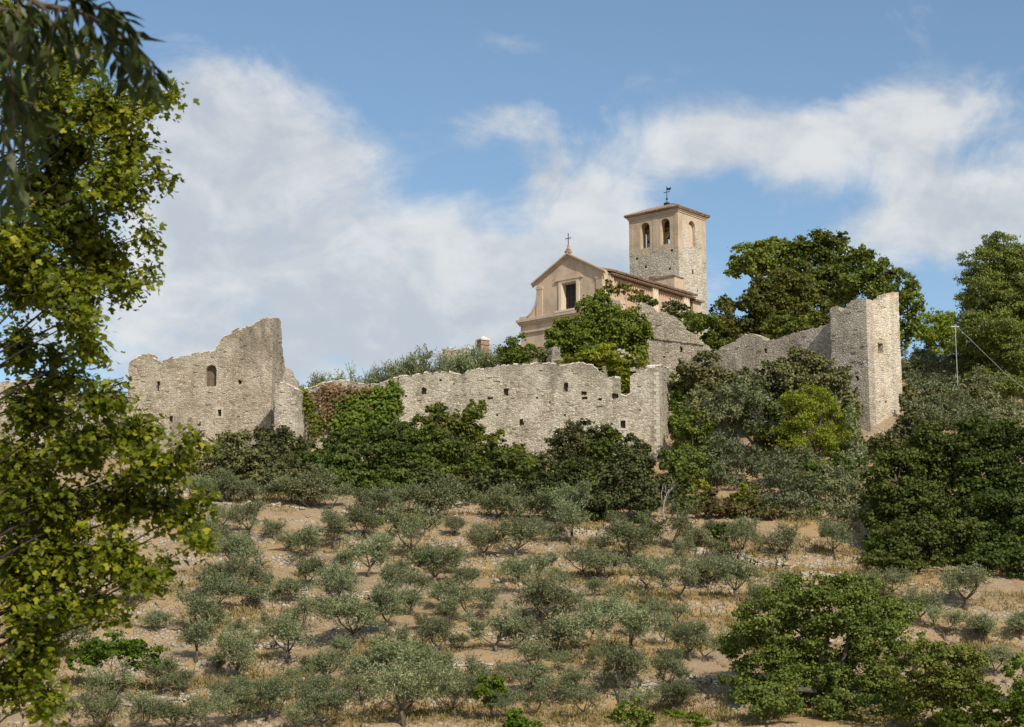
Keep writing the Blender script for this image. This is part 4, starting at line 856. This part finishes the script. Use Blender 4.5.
plant('pine_tree', 'tall dark pine at the right picture edge rising against the sky', 'tree', [(1001, 246, 14, 10), (990, 258, 18, 10), (1012, 262, 20, 12), (978, 277, 13, 8), (1000, 280, 26, 13), (1024, 285, 24, 14), (975, 300, 13, 9), (998, 306, 26, 14), (1024, 312, 26, 14), (970, 322, 10, 8), (990, 330, 24, 13), (1018, 338, 28, 14), (978, 352, 16, 9), (1003, 362, 26, 13), (1030, 368, 24, 12), (988, 382, 18, 9), (1012, 394, 26, 12), (1000, 265, 18, 12), (985, 292, 20, 12), (1008, 322, 24, 12), (982, 342, 20, 11), (975, 366, 16, 9), (1000, 350, 24, 12), (1020, 300, 22, 14)], 163, M['pine'], 3.6, 17, trunk=.28, grow=1.42, tpl=TPL_DIAMOND, aspect=.4, subr=.3, flat=.8, base=1004)
plant('pine_tree', 'pale yellowish green pine on the skyline between oak and tall pine', 'tree', [(938, 320, 13, 10), (930, 334, 14, 11), (950, 334, 13, 12), (940, 348, 20, 11), (962, 346, 9, 9)], 186, M['pine_light'], 3.4, 11, trunk=.16, tpl=TPL_DIAMOND, aspect=.5, grow=1.35)
plant('oak_tree', 'big dark spreading oak at right below the corner tower', 'tree', [(934, 440, 26, 16), (914, 458, 24, 18), (950, 448, 28, 22), (895, 478, 30, 24), (925, 472, 34, 24), (900, 508, 32, 24), (935, 505, 36, 26), (890, 535, 24, 20), (920, 540, 36, 24), (950, 545, 30, 26), (905, 560, 34, 14), (910, 492, 30, 20), (945, 490, 30, 22), (900, 520, 28, 18), (935, 525, 30, 18)], 124, M['oak_dark'], 3.2, 6.5, 'pair of big dark oaks', trunk=.4)
plant('oak_tree', 'big dark oak at the right picture edge, neighbour of the spreading oak', 'tree', [(985, 432, 26, 16), (1010, 440, 28, 20), (975, 458, 28, 22), (1005, 472, 34, 26), (1030, 470, 26, 30), (975, 492, 30, 24), (1010, 508, 36, 28), (980, 530, 34, 26), (1020, 540, 30, 26), (990, 560, 38, 16), (1030, 565, 26, 16), (985, 510, 30, 18), (1015, 492, 30, 20), (1000, 525, 30, 18), (965, 515, 26, 18)], 123, M['oak_dark'], 3.2, 6.5, 'pair of big dark oaks', trunk=.4)
plant('shrub', 'small green bush at the left foot of the big dark oaks', 'shrub', [(876, 548, 10, 12), (884, 560, 14, 9), (872, 562, 12, 6)], 120.5, M['bush'], 3, 7)

# lower right oaks
plant('oak_tree', 'largest green oak in the lower right, its crown hiding the grove', 'tree', [(795, 602, 32, 20), (830, 600, 32, 22), (868, 606, 32, 24), (895, 620, 26, 22), (765, 622, 28, 20), (800, 632, 36, 24), (850, 636, 38, 26), (750, 650, 26, 20), (785, 662, 34, 22), (835, 668, 38, 24), (882, 650, 26, 24), (748, 678, 24, 18), (800, 694, 38, 22), (850, 700, 34, 22), (770, 705, 30, 20), (885, 690, 28, 24), (740, 640, 14, 12)], 93, M['oak_lower'], 2.9, 6.5, 'oaks in the lower right corner', subr=.32, trunk=.35, base=830)
plant('oak_tree', 'smaller oak in the bottom right corner, right of the largest one', 'tree', [(930, 652, 28, 16), (955, 660, 24, 18), (912, 672, 26, 20), (940, 684, 32, 20), (970, 684, 20, 20), (925, 705, 34, 20), (960, 712, 28, 18)], 88.5, M['oak_lower'], 2.9, 6.5, 'oaks in the lower right corner', subr=.32, trunk=.25, base=938)
plant('shrub', 'bright green leafy bush along the bottom right corner', 'shrub', [(985, 700, 16, 14), (1000, 716, 24, 14), (965, 722, 24, 10), (1018, 712, 14, 16)], 86.6, M['bush'], 4, 7)
plant('shrub', 'bright green bush at the right picture edge', 'shrub', [(1022, 672, 12, 18), (1020, 692, 12, 14)], 93, M['oak'], 3.6, 7)
plant('shrub', 'tan dry bush between the two lower right oaks', 'shrub', [(873, 715, 16, 9), (862, 722, 16, 8)], 86.8, M['drybush'], 3.4, 6)
# low shrubs of the grove
plant('shrub', 'wide dark green shrub under the big tree at lower left', 'shrub', [(90, 652, 20, 11), (115, 648, 22, 12), (140, 654, 20, 12), (155, 664, 10, 8), (80, 664, 14, 8)], 96.3, M['bush'], 3.4, 8)
plant('shrub', 'vivid green shrub leaning on an olive near the bottom centre', 'shrub', [(492, 686, 12, 12), (484, 694, 12, 10), (498, 697, 9, 9)], 91.2, M['bush'], 3.4, 8)
plant('shrub', 'green shrub cut by the bottom edge left of centre', 'shrub', [(520, 720, 12, 9), (512, 727, 12, 8), (530, 728, 10, 7)], 87.3, M['bush'], 3.4, 8)
plant('shrub', 'dark rounded bush cut by the bottom edge right of centre', 'shrub', [(632, 710, 15, 10), (622, 722, 14, 9), (640, 722, 13, 10)], 87.6, M['oak'], 3.2, 9)
plant('shrub', 'low patch of light green weeds left of the lower right oak', 'weeds', [(685, 716, 14, 5), (698, 722, 14, 5), (674, 713, 8, 4)], 87.8, M['bush'], 3.2, 6)
plant('shrub', 'tiny green bush on the top terrace of the grove', 'shrub', [(478 - 100, 521, 5, 4), (383, 520, 4, 4)], 132, M['oak'], 3, 6)

# dead tree
b0 = hit(663, 524)
dt = empty('dead_tree', b0); tag(dt, 'bare bleached dead tree in front of the large dark evergreen', 'tree')
mb = MB(); s = b0[1] / F
def twig(p, d, L, r, k):
    e = p + d * L; m_ = (p + e) / 2 + rng.normal(size=3) * L * .05; mb.tube([p, m_, e], [r, r * .8, r * .55], 5)
    if k:
        for _ in range(3 if k > 1 else 2): twig(p + (e - p) * rnd.uniform(.45, 1), unit(d + rng.normal(size=3) * .5 + np.array([0, 0, .15])), L * rnd.uniform(.45, .7), r * .55, k - 1)
twig(np.array([0, 0, -.1]), unit(np.array([.08, 0, 1.])), 2.0, .06, 3); twig(np.array([0, 0, .6]), unit(np.array([-.6, 0, .8])), 1.4, .04, 2)
mb.obj('trunk', M['bark_dead'], dt)

# ------------------------------------------------------------------ olive grove
def olive_proto(seed, bushy=False):
    r = np.random.default_rng(seed); rr = random.Random(seed); mb = MB(); C = []; N = []; AX = []; Sz = []
    nl = rr.choice([2, 3, 3, 4, 4, 5]); dn_ = rr.uniform(14, 27); h0 = rr.uniform(.35, .7); lean = np.array([rr.uniform(-.2, .2), rr.uniform(-.2, .2), 0])
    h0 = .12 if bushy else h0; dn_ = dn_ + 8 if bushy else dn_; fork = np.array([0, 0, h0]) + lean; mb.tube([(0, 0, -.35), (lean[0] * .2, lean[1] * .2, h0 * .45), fork], [.12, .09, .075], 8)
    tips = []
    for i in range(nl):
        a = 6.283 * i / nl + rr.uniform(-.5, .5); ro = rr.uniform(.45, 1.05); e = fork + np.array([math.cos(a) * ro, math.sin(a) * ro, rr.uniform(.75, 1.35)])
        m_ = fork + (e - fork) * .5 + np.array([math.cos(a), math.sin(a), -.3]) * .12
        mb.tube([fork, m_, e], [.055, .04, .02], 6); tips += [e, m_ + np.array([rr.uniform(-.3, .3), rr.uniform(-.3, .3), .55])]
        for _ in range(4):
            f = e + np.array([rr.uniform(-.55, .55), rr.uniform(-.55, .55), rr.uniform(-.6, .6)]); mb.tube([m_ * .4 + e * .6, (e + f) / 2, f], [.03, .02, .01], 4); tips.append(f)
    tips.append(fork + np.array([lean[0], lean[1], 1.35])); 
    for tpnt in tips:
        rad = rr.uniform(.3, .55); ns = int(dn_ * (rad / .42) ** 2)
        for _ in range(ns):
            d = unit(r.normal(size=3) + np.array([0, 0, .25])); st = tpnt + d * rad * r.random() * .75
            sd = unit(d * .6 + np.array([0, 0, .8]) + r.normal(size=3) * .4); sl_ = r.uniform(.28, .72); k = 11
            q = np.linspace(.1, 1, k)[:, None]; pts = st + sd * q * sl_ + np.array([0, 0, -.12]) * q ** 2
            C.append(pts); ax = unit(sd * .8 + r.normal(size=(k, 3)) * .75); AX.append(ax); N.append(r.normal(size=(k, 3)) * .8 + np.array([0, 0, .8]) + d * .4); Sz.append(r.uniform(.09, .165, k))
    root = empty('olive_tree', (0, 0, 0))
    mb.obj('trunk', M['bark_olive'], root, smooth=True)
    C = np.concatenate(C); leaves('crown', C, np.concatenate(N), np.concatenate(Sz), M['olive'], root, tpl=TPL_DIAMOND, aspect=.34, axis=np.concatenate(AX))
    return root, np.percentile(C[:, 0], 99) - np.percentile(C[:, 0], 1), np.percentile(C[:, 2], 99.5)
OL = [(200, 503, 34), (226, 504, 36), (256, 502, 30), (309, 508, 46), (332, 509, 32), (372, 514, 32), (394, 515, 36), (437, 518, 44), (497, 519, 36), (528, 522, 38), (566, 524, 44),
      (222, 530, 28), (250, 540, 38), (274, 540, 22), (304, 563, 36), (334, 550, 42), (362, 541, 32), (408, 558, 52), (455, 536, 20), (485, 560, 36), (515, 557, 46), (572, 545, 44), (632, 568, 46), (674, 549, 48), (743, 559, 42), (787, 560, 40), (835, 557, 36), (420, 540, 20),
      (368, 577, 46), (243, 597, 42), (236, 574, 38), (306, 590, 36), (337, 612, 50), (434, 586, 46), (392, 606, 44), (388, 634, 44), (470, 623, 52), (527, 597, 46), (584, 580, 42), (603, 583, 34), (647, 595, 40), (682, 600, 42), (736, 599, 44), (785, 606, 34), (760, 615, 32), (556, 600, 30),
      (157, 634, 26), (200, 640, 54), (236, 680, 46), (196, 662, 44), (290, 665, 56), (300, 640, 42), (354, 645, 50), (326, 683, 36), (437, 658, 46), (496, 652, 52), (547, 631, 52), (578, 660, 50), (633, 657, 56), (690, 661, 40), (703, 662, 38), (667, 692, 42), (620, 703, 56), (553, 706, 44), (528, 697, 34), (456, 719, 44), (484, 700, 42), (404, 726, 60), (400, 690, 52), (161, 695, 36), (182, 698, 30), (108, 706, 46), (268, 722, 44), (234, 727, 42), (326, 735, 50), (362, 708, 34), (60, 738, 42), (102, 738, 42), (142, 737, 42), (176, 736, 40), (205, 735, 40), (58, 665, 50),
      (966, 610, 48), (985, 645, 34), (917, 625, 40), (945, 640, 38), (996, 676, 34), (1021, 640, 30), (866, 602, 36), (895, 598, 30), (215, 612, 36), (128, 612, 34), (296, 738, 40), (380, 668, 30), (30, 700, 40), (610, 632, 34), (655, 630, 40)]
_r = random.Random(21)
for _ in range(4000):
    if len(OL) > 186: break
    px, py = _r.uniform(205, 725), _r.uniform(532, 722); w = _r.choice([20, 24, 28, 32, 36]) * (.75 + .35 * (py - 520) / 200)
    if px > 690 and py > 600: continue
    if all(((px - o[0]) / 1.25) ** 2 + ((py - o[1]) * 1.25) ** 2 > 17 ** 2 for o in OL): OL.append((px, py, w))
SPECIAL = {(274, 540): 'small round topped olive on a single straight trunk, alone on the upper terrace', (667, 692): 'leaning olive whose bare trunk slants to the left, near the bottom centre right', (404, 726): 'broad olive with a pale sawn trunk cut by the bottom edge', (157, 634): 'little dark olive just right of the foreground leaves', (966, 610): 'dense upright olive below the big dark oak pair'}
rows = [(-1, 512, 'top row under the thicket, left half'), (512, 527, 'top row under the thicket, right half'), (527, 552, 'second terrace row from the top'), (552, 572, 'third terrace row from the top'), (572, 592, 'fourth terrace row from the top'), (592, 618, 'middle terrace row'), (618, 648, 'row just below the middle'), (648, 672, 'third row from the bottom'), (672, 702, 'second row from the bottom'), (702, 800, 'bottom row')]
ORD = ['leftmost', 'second', 'third', 'fourth', 'fifth', 'sixth', 'seventh', 'eighth', 'ninth', 'tenth', 'eleventh', 'twelfth', 'thirteenth', 'fourteenth', 'fifteenth', 'sixteenth', 'seventeenth', 'eighteenth', 'nineteenth', 'twentieth', 'twenty-first', 'twenty-second', 'twenty-third', 'twenty-fourth', 'twenty-fifth', 'twenty-sixth', 'twenty-seventh', 'twenty-eighth', 'twenty-ninth', 'thirtieth', 'thirty-first', 'thirty-second', 'thirty-third', 'thirty-fourth', 'thirty-fifth', 'thirty-sixth', 'thirty-seventh', 'thirty-eighth', 'thirty-ninth', 'fortieth']
protos = [olive_proto(100 + i) for i in range(14)] + [olive_proto(300 + i, True) for i in range(5)]
def copy_tree(root):
    r = root.copy(); COL.objects.link(r)
    for c in root.children:
        d = c.copy(); COL.objects.link(d); d.parent = r
    return r
used = set()
for lo, hi, rn in rows:
    row = sorted([o for o in OL if lo < o[1] <= hi])
    for k, (px, py, w) in enumerate(row):
        pi = 14 + rnd.randrange(5) if py < 527 else rnd.randrange(14)
        root, pw, ph_ = protos[pi]
        t_ = root if pi not in used else copy_tree(root); used.add(pi)
        w = w * (1.12 if py < 527 else 1.0); b = hit(px, py); s = w * b[1] / F / pw * 1.06
        t_.location = (float(b[0]), float(b[1]), float(b[2]) - .05); t_.rotation_euler = (rnd.uniform(-.06, .06), rnd.uniform(-.06, .06), rnd.uniform(0, 6.28))
        t_.scale = (s * rnd.uniform(.9, 1.15), s * rnd.uniform(.85, 1.1), w * b[1] / F / ph_ * rnd.uniform(.85, 1.1) * (.78 if py < 527 else 1.0))
        size = 'small' if w < 33 else 'slender' if w < 40 else 'rounded' if w < 48 else 'broad'
        lab = SPECIAL.get((px, py)) or '%s grey green olive, %s in the %s' % (size, (ORD[k] + ('' if k == 0 else ' from left')), rn)
        tag(t_, lab, 'olive tree', 'olive trees of the terraced grove')
# drop unused prototypes
for i, (root, _, _) in enumerate(protos):
    if i not in used:
        for c in list(root.children): bpy.data.objects.remove(c)
        bpy.data.objects.remove(root)
# olives along the ridge skyline
RG = [(312, 381, 26), (328, 377, 24), (344, 373, 26), (358, 370, 22), (374, 367, 28), (390, 363, 24), (406, 359, 28), (422, 355, 26), (438, 349, 34), (456, 353, 28), (468, 347, 26), (495, 350, 28), (503, 356, 24), (534, 350, 26)]
rd = ['lowest, beside the keep', 'second lowest, near the keep', 'third up from the keep', 'fourth up from the keep', 'fifth up from the keep', 'sixth up from the keep', 'above the left end of the curtain wall', 'left of the broken ridge wall', 'tallest, left of the broken ridge wall', 'before the broken ridge wall', 'just left of the brick pillar', 'just right of the brick pillar', 'left of the clipped bush', 'right of the clipped bush']
plist = [p for i, p in enumerate(protos) if i in used]
for k, (px, py, w) in enumerate(RG):
    root, pw, ph_ = plist[k % len(plist)]; t_ = copy_tree(root)
    Y = 163 + (px - 310) * .042; top = P(px, py, Y); gz = tz(top[0], Y); s = w * Y / F / pw * 1.7; hgt = top[2] - gz
    t_.location = (float(top[0]), Y, gz - .05); t_.rotation_euler = (0, 0, rnd.uniform(0, 6.28)); t_.scale = (s, s, float(np.clip(hgt / ph_, .35, 2.2)))
    tag(t_, 'olive tree on the ridge skyline, ' + rd[k], 'olive tree', 'olives along the ridge skyline')

# ------------------------------------------------------------------ terrace walls, stones, dry grass
def stone_row(pts, label, h=.6, seed=1):
    rr = random.Random(seed); P3 = [hit(*p) for p in pts]; xs = [p[0] for p in P3]; ys = [p[1] for p in P3]
    o0 = np.array(P3[0]); mb = MB(); x = xs[0]
    while x < xs[-1]:
        w = rr.uniform(.16, .42); y = float(np.interp(x, xs, ys)) + rr.uniform(-.08, .08); z = tz(x, y) - .12; zt = 0
        lim = h * rr.uniform(.55, 1.1)
        while zt < lim:
            hh = rr.uniform(.1, .22); k = len(mb.v); dx = rr.uniform(-.06, .06)
            mb.box(x + dx - o0[0], x + dx + w * .96 - o0[0], y - .22 - rr.uniform(0, .1) - o0[1], y + .3 - o0[1], z + zt - o0[2], z + zt + hh * .95 - o0[2])
            for q in range(k, k + 8): mb.v[q] = tuple(c + rr.uniform(-.035, .035) for c in mb.v[q])
            zt += hh
        x += w
    o = mb.obj('terrace_wall', M['stone_upper'], loc=o0); tag(o, label, 'terrace wall', 'dry stone terrace walls')
stone_row([(244, 604), (270, 601), (306, 598)], 'short dry stone terrace wall left of centre with a shaded top', .7, 1)
stone_row([(690, 553), (715, 556), (745, 561), (790, 570)], 'dry stone terrace edge under the olives in front of the rusty bush', .55, 2)
stone_row([(800, 576), (830, 578), (850, 580)], 'short run of stones by the left side of the big dark oak', .4, 3)
stone_row([(210, 572), (228, 570)], 'tiny remnant of dry stone wall near the foreground leaves', .5, 4)
stone_row([(196, 507), (240, 506), (300, 510)], 'low stone kerb along the top terrace at left', .28, 5)
stone_row([(430, 548), (455, 547)], 'little stone heap wall below the small bush of the second terrace', .4, 6)
stone_row([(110, 705), (150, 702), (200, 702)], 'dry stone edge among the lowest olives at left', .35, 7)
for i_, (p_, l_) in enumerate([([(330, 598), (345, 597), (372, 599)], 'short terrace edge of stones right of the centre-left terrace wall'), ([(420, 672), (460, 668), (490, 670)], 'broken terrace edge of stones between lower olives left of the vivid shrub'), ([(585, 612), (610, 610), (640, 611)], 'broken stone edge in the middle of the grove right of centre'),
        ([(640, 690), (690, 684), (720, 684)], 'stone edge near the leaning olive at bottom right of the grove'), ([(225, 650), (260, 648), (285, 646)], 'stone edge beside the broad olive at lower left'), ([(440, 600), (465, 598)], 'tiny stone edge in the centre of the grove'), ([(300, 535), (330, 532)], 'little stone edge on the second terrace at left'), ([(500, 640), (540, 637), (560, 637)], 'stone edge under the broad olives at centre')]): stone_row(p_, l_, .45, 20 + i_)
stone_row([(525, 528), (580, 533), (610, 536)], 'low stone edge below the large evergreen', .35, 8)
# loose stones: too many to count
def scatter():
    V = []; Fs = []; n = 0; base = [(-.5, -.5, -.4), (.5, -.5, -.4), (.5, .5, -.4), (-.5, .5, -.4), (-.5, -.5, .4), (.5, -.5, .4), (.5, .5, .4), (-.5, .5, .4)]
    fq = [(3, 2, 1, 0), (4, 5, 6, 7), (0, 1, 5, 4), (1, 2, 6, 5), (2, 3, 7, 6), (3, 0, 4, 7)]
    N = 17000; y = 84 + (140 - 84) * rng.random(N); x = (rng.random(N) * 1.15 - .575) * 1024 / F * y
    k = (vnoise(x / 5 + 11, y / 3.2) + .5 * vnoise(x / 1.7, y / 1.3 + 5)) > .14; x = x[k]; y = y[k]; z = terrain(x, y)
    B = np.array(base); m = len(x); sz = rng.gamma(2.0, .042, m)[:, None, None] + .04
    ang = rng.random(m) * 6.28; ca_, sa_ = np.cos(ang)[:, None], np.sin(ang)[:, None]
    q = B[None] * sz * rng.uniform(.6, 1.4, (m, 1, 3)) + rng.normal(size=(m, 8, 3)) * sz * .13
    xx = q[..., 0] * ca_ - q[..., 1] * sa_ + x[:, None]; yy = q[..., 0] * sa_ + q[..., 1] * ca_ + y[:, None]; zz_ = q[..., 2] + z[:, None] + .01
    ff = (np.array(fq)[None] + (np.arange(m) * 8)[:, None, None]).reshape(-1, 4)
    tag(np_mesh('loose_stones', np.stack([xx, yy, zz_], -1).reshape(-1, 3), ff, 4, M['rubble']), 'pale loose stones strewn over the dry terraces of the olive grove', 'stones', kind='stuff')
    # dry grass blades
    N = 70000; y = 84 + (146 - 84) * rng.random(N); x = (rng.random(N) * 1.15 - .575) * 1024 / F * y
    k = (vnoise(x / 6 + 31, y / 3.5) + .6 * vnoise(x / 1.9 + 3, y / 1.6)) > .02; x = x[k]; y = y[k]
    x = np.repeat(x, 5) + rng.normal(size=len(x) * 5) * .09; y = np.repeat(y, 5) + rng.normal(size=len(y) * 5) * .09; z = terrain(x, y) - .02
    ax = unit(rng.normal(size=(len(x), 3)) * .45 + np.array([0, 0, 1])); 
    o = leaves('dry_grass', np.stack([x, y, z], 1), rng.normal(size=(len(x), 3)), rng.uniform(.07, .34, len(x)) * (.6 + .8 * (vnoise(x / 2.5, y / 2.5) + .5)), M['straw'], tpl=TPL_DIAMOND, aspect=.22, axis=ax)
    tag(o, 'straw coloured dry grass tufts covering the terraces between the olives', 'grass', kind='stuff')
def rubble_mat():
    m, t, b = mat_new('loose limestone'); g = t.new('ShaderNodeNewGeometry')
    t.put(b.inputs['Base Color'], t.mix(g.outputs['Random Per Island'], (.30, .245, .175, 1), (.47, .41, .32, 1))); return m
M['rubble'] = rubble_mat()
scatter()

# ------------------------------------------------------------------ foreground trees
def fore_tree():
    Y0 = 18.0; bl = [(40, 100, 60, 50), (105, 110, 50, 38), (150, 98, 26, 18), (172, 95, 14, 12), (45, 190, 60, 45), (115, 185, 40, 36), (160, 176, 20, 11), (30, 275, 55, 45), (100, 258, 42, 36), (146, 236, 14, 12), (150, 272, 12, 10), (125, 285, 20, 18), (80, 318, 32, 20), (20, 345, 22, 34), (92, 348, 20, 18),
        (40, 408, 50, 34), (100, 398, 36, 24), (20, 460, 50, 36), (85, 445, 45, 32), (135, 432, 34, 28), (150, 465, 34, 28), (196, 438, 18, 14), (180, 455, 14, 14), (50, 505, 60, 38), (120, 500, 42, 32), (165, 505, 28, 24), (203, 500, 12, 18), (202, 540, 14, 18), (188, 520, 14, 16), (60, 560, 58, 36), (120, 555, 40, 30), (150, 575, 20, 20), (168, 560, 10, 10), (35, 620, 36, 34), (95, 602, 30, 18), (15, 680, 26, 34), (48, 700, 20, 24), (45, 655, 18, 20), (118, 612, 10, 12), (10, 30, 40, 50), (70, 150, 50, 30), (20, 240, 40, 40), (75, 225, 45, 30), (70, 290, 45, 30), (130, 150, 30, 22), (55, 352, 22, 12), (60, 378, 40, 14), (70, 60, 45, 30), (20, 560, 40, 40), (30, 600, 36, 30), (62, 606, 30, 20), (20, 510, 36, 36), (30, 650, 30, 30)]
    x0 = P(-95, 500, Y0)[0]; gz = tz(x0, Y0) - .1; root = empty('maple_tree', (x0, Y0, gz)); B = np.array([x0, Y0, gz])
    tag(root, 'sunlit yellow green broadleaf tree filling the left edge in the foreground', 'tree')
    mb = MB(); C = []; N = []; hgt = P(0, -80, Y0)[2] - gz
    mb.tube([(0, 0, -.3), (.05, 0, 1.2), (-.05, .1, 3.5), (.1, 0, 6.0), (0, 0, hgt + 1)], [.26, .2, .16, .12, .04], 10)
    for (px, py, rx, ry) in bl:
        c = P(px, py, Y0 + rnd.uniform(-.5, .5)) - B; s = Y0 / F
        st = np.array([0, 0, float(np.clip(c[2] - .55 * abs(c[0]), .8, hgt))]); mid = (st + c) / 2 + np.array([0, rnd.uniform(-.1, .1), .12]); m1 = st * .65 + c * .35 + rng.normal(size=3) * .07; m2 = st * .3 + c * .7 + rng.normal(size=3) * .07 + np.array([0, 0, .08]); mb.tube([st, m1, m2, c], [.02, .014, .009, .004], 5)
        n_tw = max(8, int(rx * ry / 14))
        for _ in range(n_tw):
            d = unit(rng.normal(size=3) * np.array([1, 1, 1])); tip = c + d * rng.uniform(.5, 1.05) * np.array([rx * s, .5, ry * s]); a = c + (tip - c) * .15 
            mb.tube([a, (a + tip) / 2 + np.array([0, 0, .03]), tip], [.008, .006, .003], 4, cap=False)
            m = 9; q = rng.uniform(.25, 1.05, (m, 1)); pp = a + (tip - a) * q + rng.normal(size=(m, 3)) * .065 + np.array([0, 0, -.03])
            C.append(pp); N.append(d * .4 + rng.normal(size=(m, 3)) * .55 + np.array([.15, -.25, .75]))
    C = np.concatenate(C); N = np.concatenate(N)
    # upper crown out of frame
    for (x, y, z, r) in ((.2, 0, hgt + .3, .9), (-1.2, .5, hgt - 1, 1.1), (-1.4, .2, hgt - 3, 1.2), (-1.3, -.3, 3, 1.1)):
        q = unit(rng.normal(size=(350, 3))) * (rng.random((350, 1)) ** .4) * r + np.array([x, y, z]); C = np.concatenate([C, q]); N = np.concatenate([N, rng.normal(size=(350, 3)) * .6 + np.array([0, 0, .8])])
    mb.obj('trunk', M['bark_dark'], root, smooth=True)
    leaves('crown', C, N, rng.uniform(.04, .088, len(C)), M['fore'], root, tpl=TPL_LOBED, droop=.5)
fore_tree()
def near_tree():
    Y0 = 8.0; x0, y0 = -4.6, 7.6; gz = tz(x0, y0) - .1; root = empty('ash_tree', (x0, y0, gz)); B = np.array([x0, y0, gz])
    tag(root, 'nearest tree, its dark drooping leafy branch hanging into the top left corner', 'tree')
    mb = MB(); C = []; N = []; AX = []; Sz = []
    mb.tube([(0, 0, -.3), (.05, 0, 1.5), (.2, 0, 3.4), (.3, 0, 5.0)], [.2, .16, .13, .06], 10)
    def frond(a, tip, m, up=0.0):
        mid = (a + tip) / 2 + np.array([0, 0, .05]); mb.tube([a, mid, tip], [.007, .005, .003], 4, cap=False)
        q = np.linspace(.1, 1, m)[:, None]; pp = a * (1 - q) ** 2 + 2 * mid * q * (1 - q) + tip * q ** 2
        C.append(pp); sd = np.where(np.arange(m) % 2 == 0, 1, -1)[:, None] * unit(np.cross(tip - a, np.array([0, 1, .2])))[None]
        AX.append(unit(sd * .55 + unit(tip - a)[None] * .5 + np.array([0, 0, -.85 + up]) + rng.normal(size=(m, 3)) * .2)); N.append(rng.normal(size=(m, 3)) * .5 + np.array([0, -.7, .35])); Sz.append(rng.uniform(.11, .155, m))
    main = [(-20, -30), (40, 5), (80, 12), (110, 28), (135, 45), (152, 62)]
    pts = [P(px, py, Y0) - B for px, py in main]; mb.tube([np.array([.2, 0, 3.3])] + pts, [.04, .022, .016, .012, .01, .007, .004], 6)
    for px, py, tx, ty in ((60, 8, 45, 70), (60, 8, 80, 60), (85, 14, 95, 66), (85, 14, 110, 50), (110, 28, 120, 78), (110, 28, 135, 60), (135, 45, 150, 85), (135, 45, 128, 80), (152, 62, 155, 88), (40, 5, 20, 60), (40, 5, 55, 40), (20, -5, 10, 90), (20, -5, 35, 110), (70, 5, 65, 45), (10, 30, 15, 170), (10, 60, 30, 190), (0, 40, 5, 140), (5, 90, 40, 150), (0, 120, 25, 210), (-10, 20, 0, 100), (30, 0, 30, 50), (95, 8, 122, 18), (50, -5, 90, 0), (15, 100, 50, 130), (0, 10, 25, 30), (0, 150, 12, 205), (100, 18, 140, 40), (60, 0, 105, 12), (0, 70, 20, 120), (25, 20, 40, 90)):
        dy = rnd.uniform(-.35, .35); frond(P(px, py, Y0 + dy) - B, P(tx, ty, Y0 + dy) - B, 9)
    for px, py in ((-15, 10), (-10, 60), (-15, 110), (5, 5), (-30, 150)):
        mb.tube([np.array([.2, 0, 2.8]), P(px, py, Y0) - B], [.03, .008], 5)
    # unseen crown above the frame, set towards the sun to shade the hanging branch
    for _ in range(1300):
        c = np.array([rng.uniform(1.0, 5.2), rng.uniform(-3.2, .8), rng.uniform(5.2, 6.9)])
        W = B + c
        if (B + c)[2] / max((B + c)[1], 1) < .5: continue
        frond(c, c + np.array([rng.uniform(-.4, .4), rng.uniform(-.4, .4), -rng.uniform(.05, .3)]), 9)
    for k in range(9):
        e = np.array([rng.uniform(1.5, 4.8), rng.uniform(-2.4, .8), rng.uniform(5.8, 6.6)]); mb.tube([(.28, 0, 4.6), e * .5 + np.array([.1, 0, 2.9]), e], [.06, .04, .015], 6)
    mb.obj('trunk', M['bark'], root, smooth=True)
    C = np.concatenate(C); leaves('crown', C, np.concatenate(N), np.concatenate(Sz), M['ash'], root, tpl=TPL_DIAMOND, aspect=.31, axis=np.concatenate(AX))
near_tree()
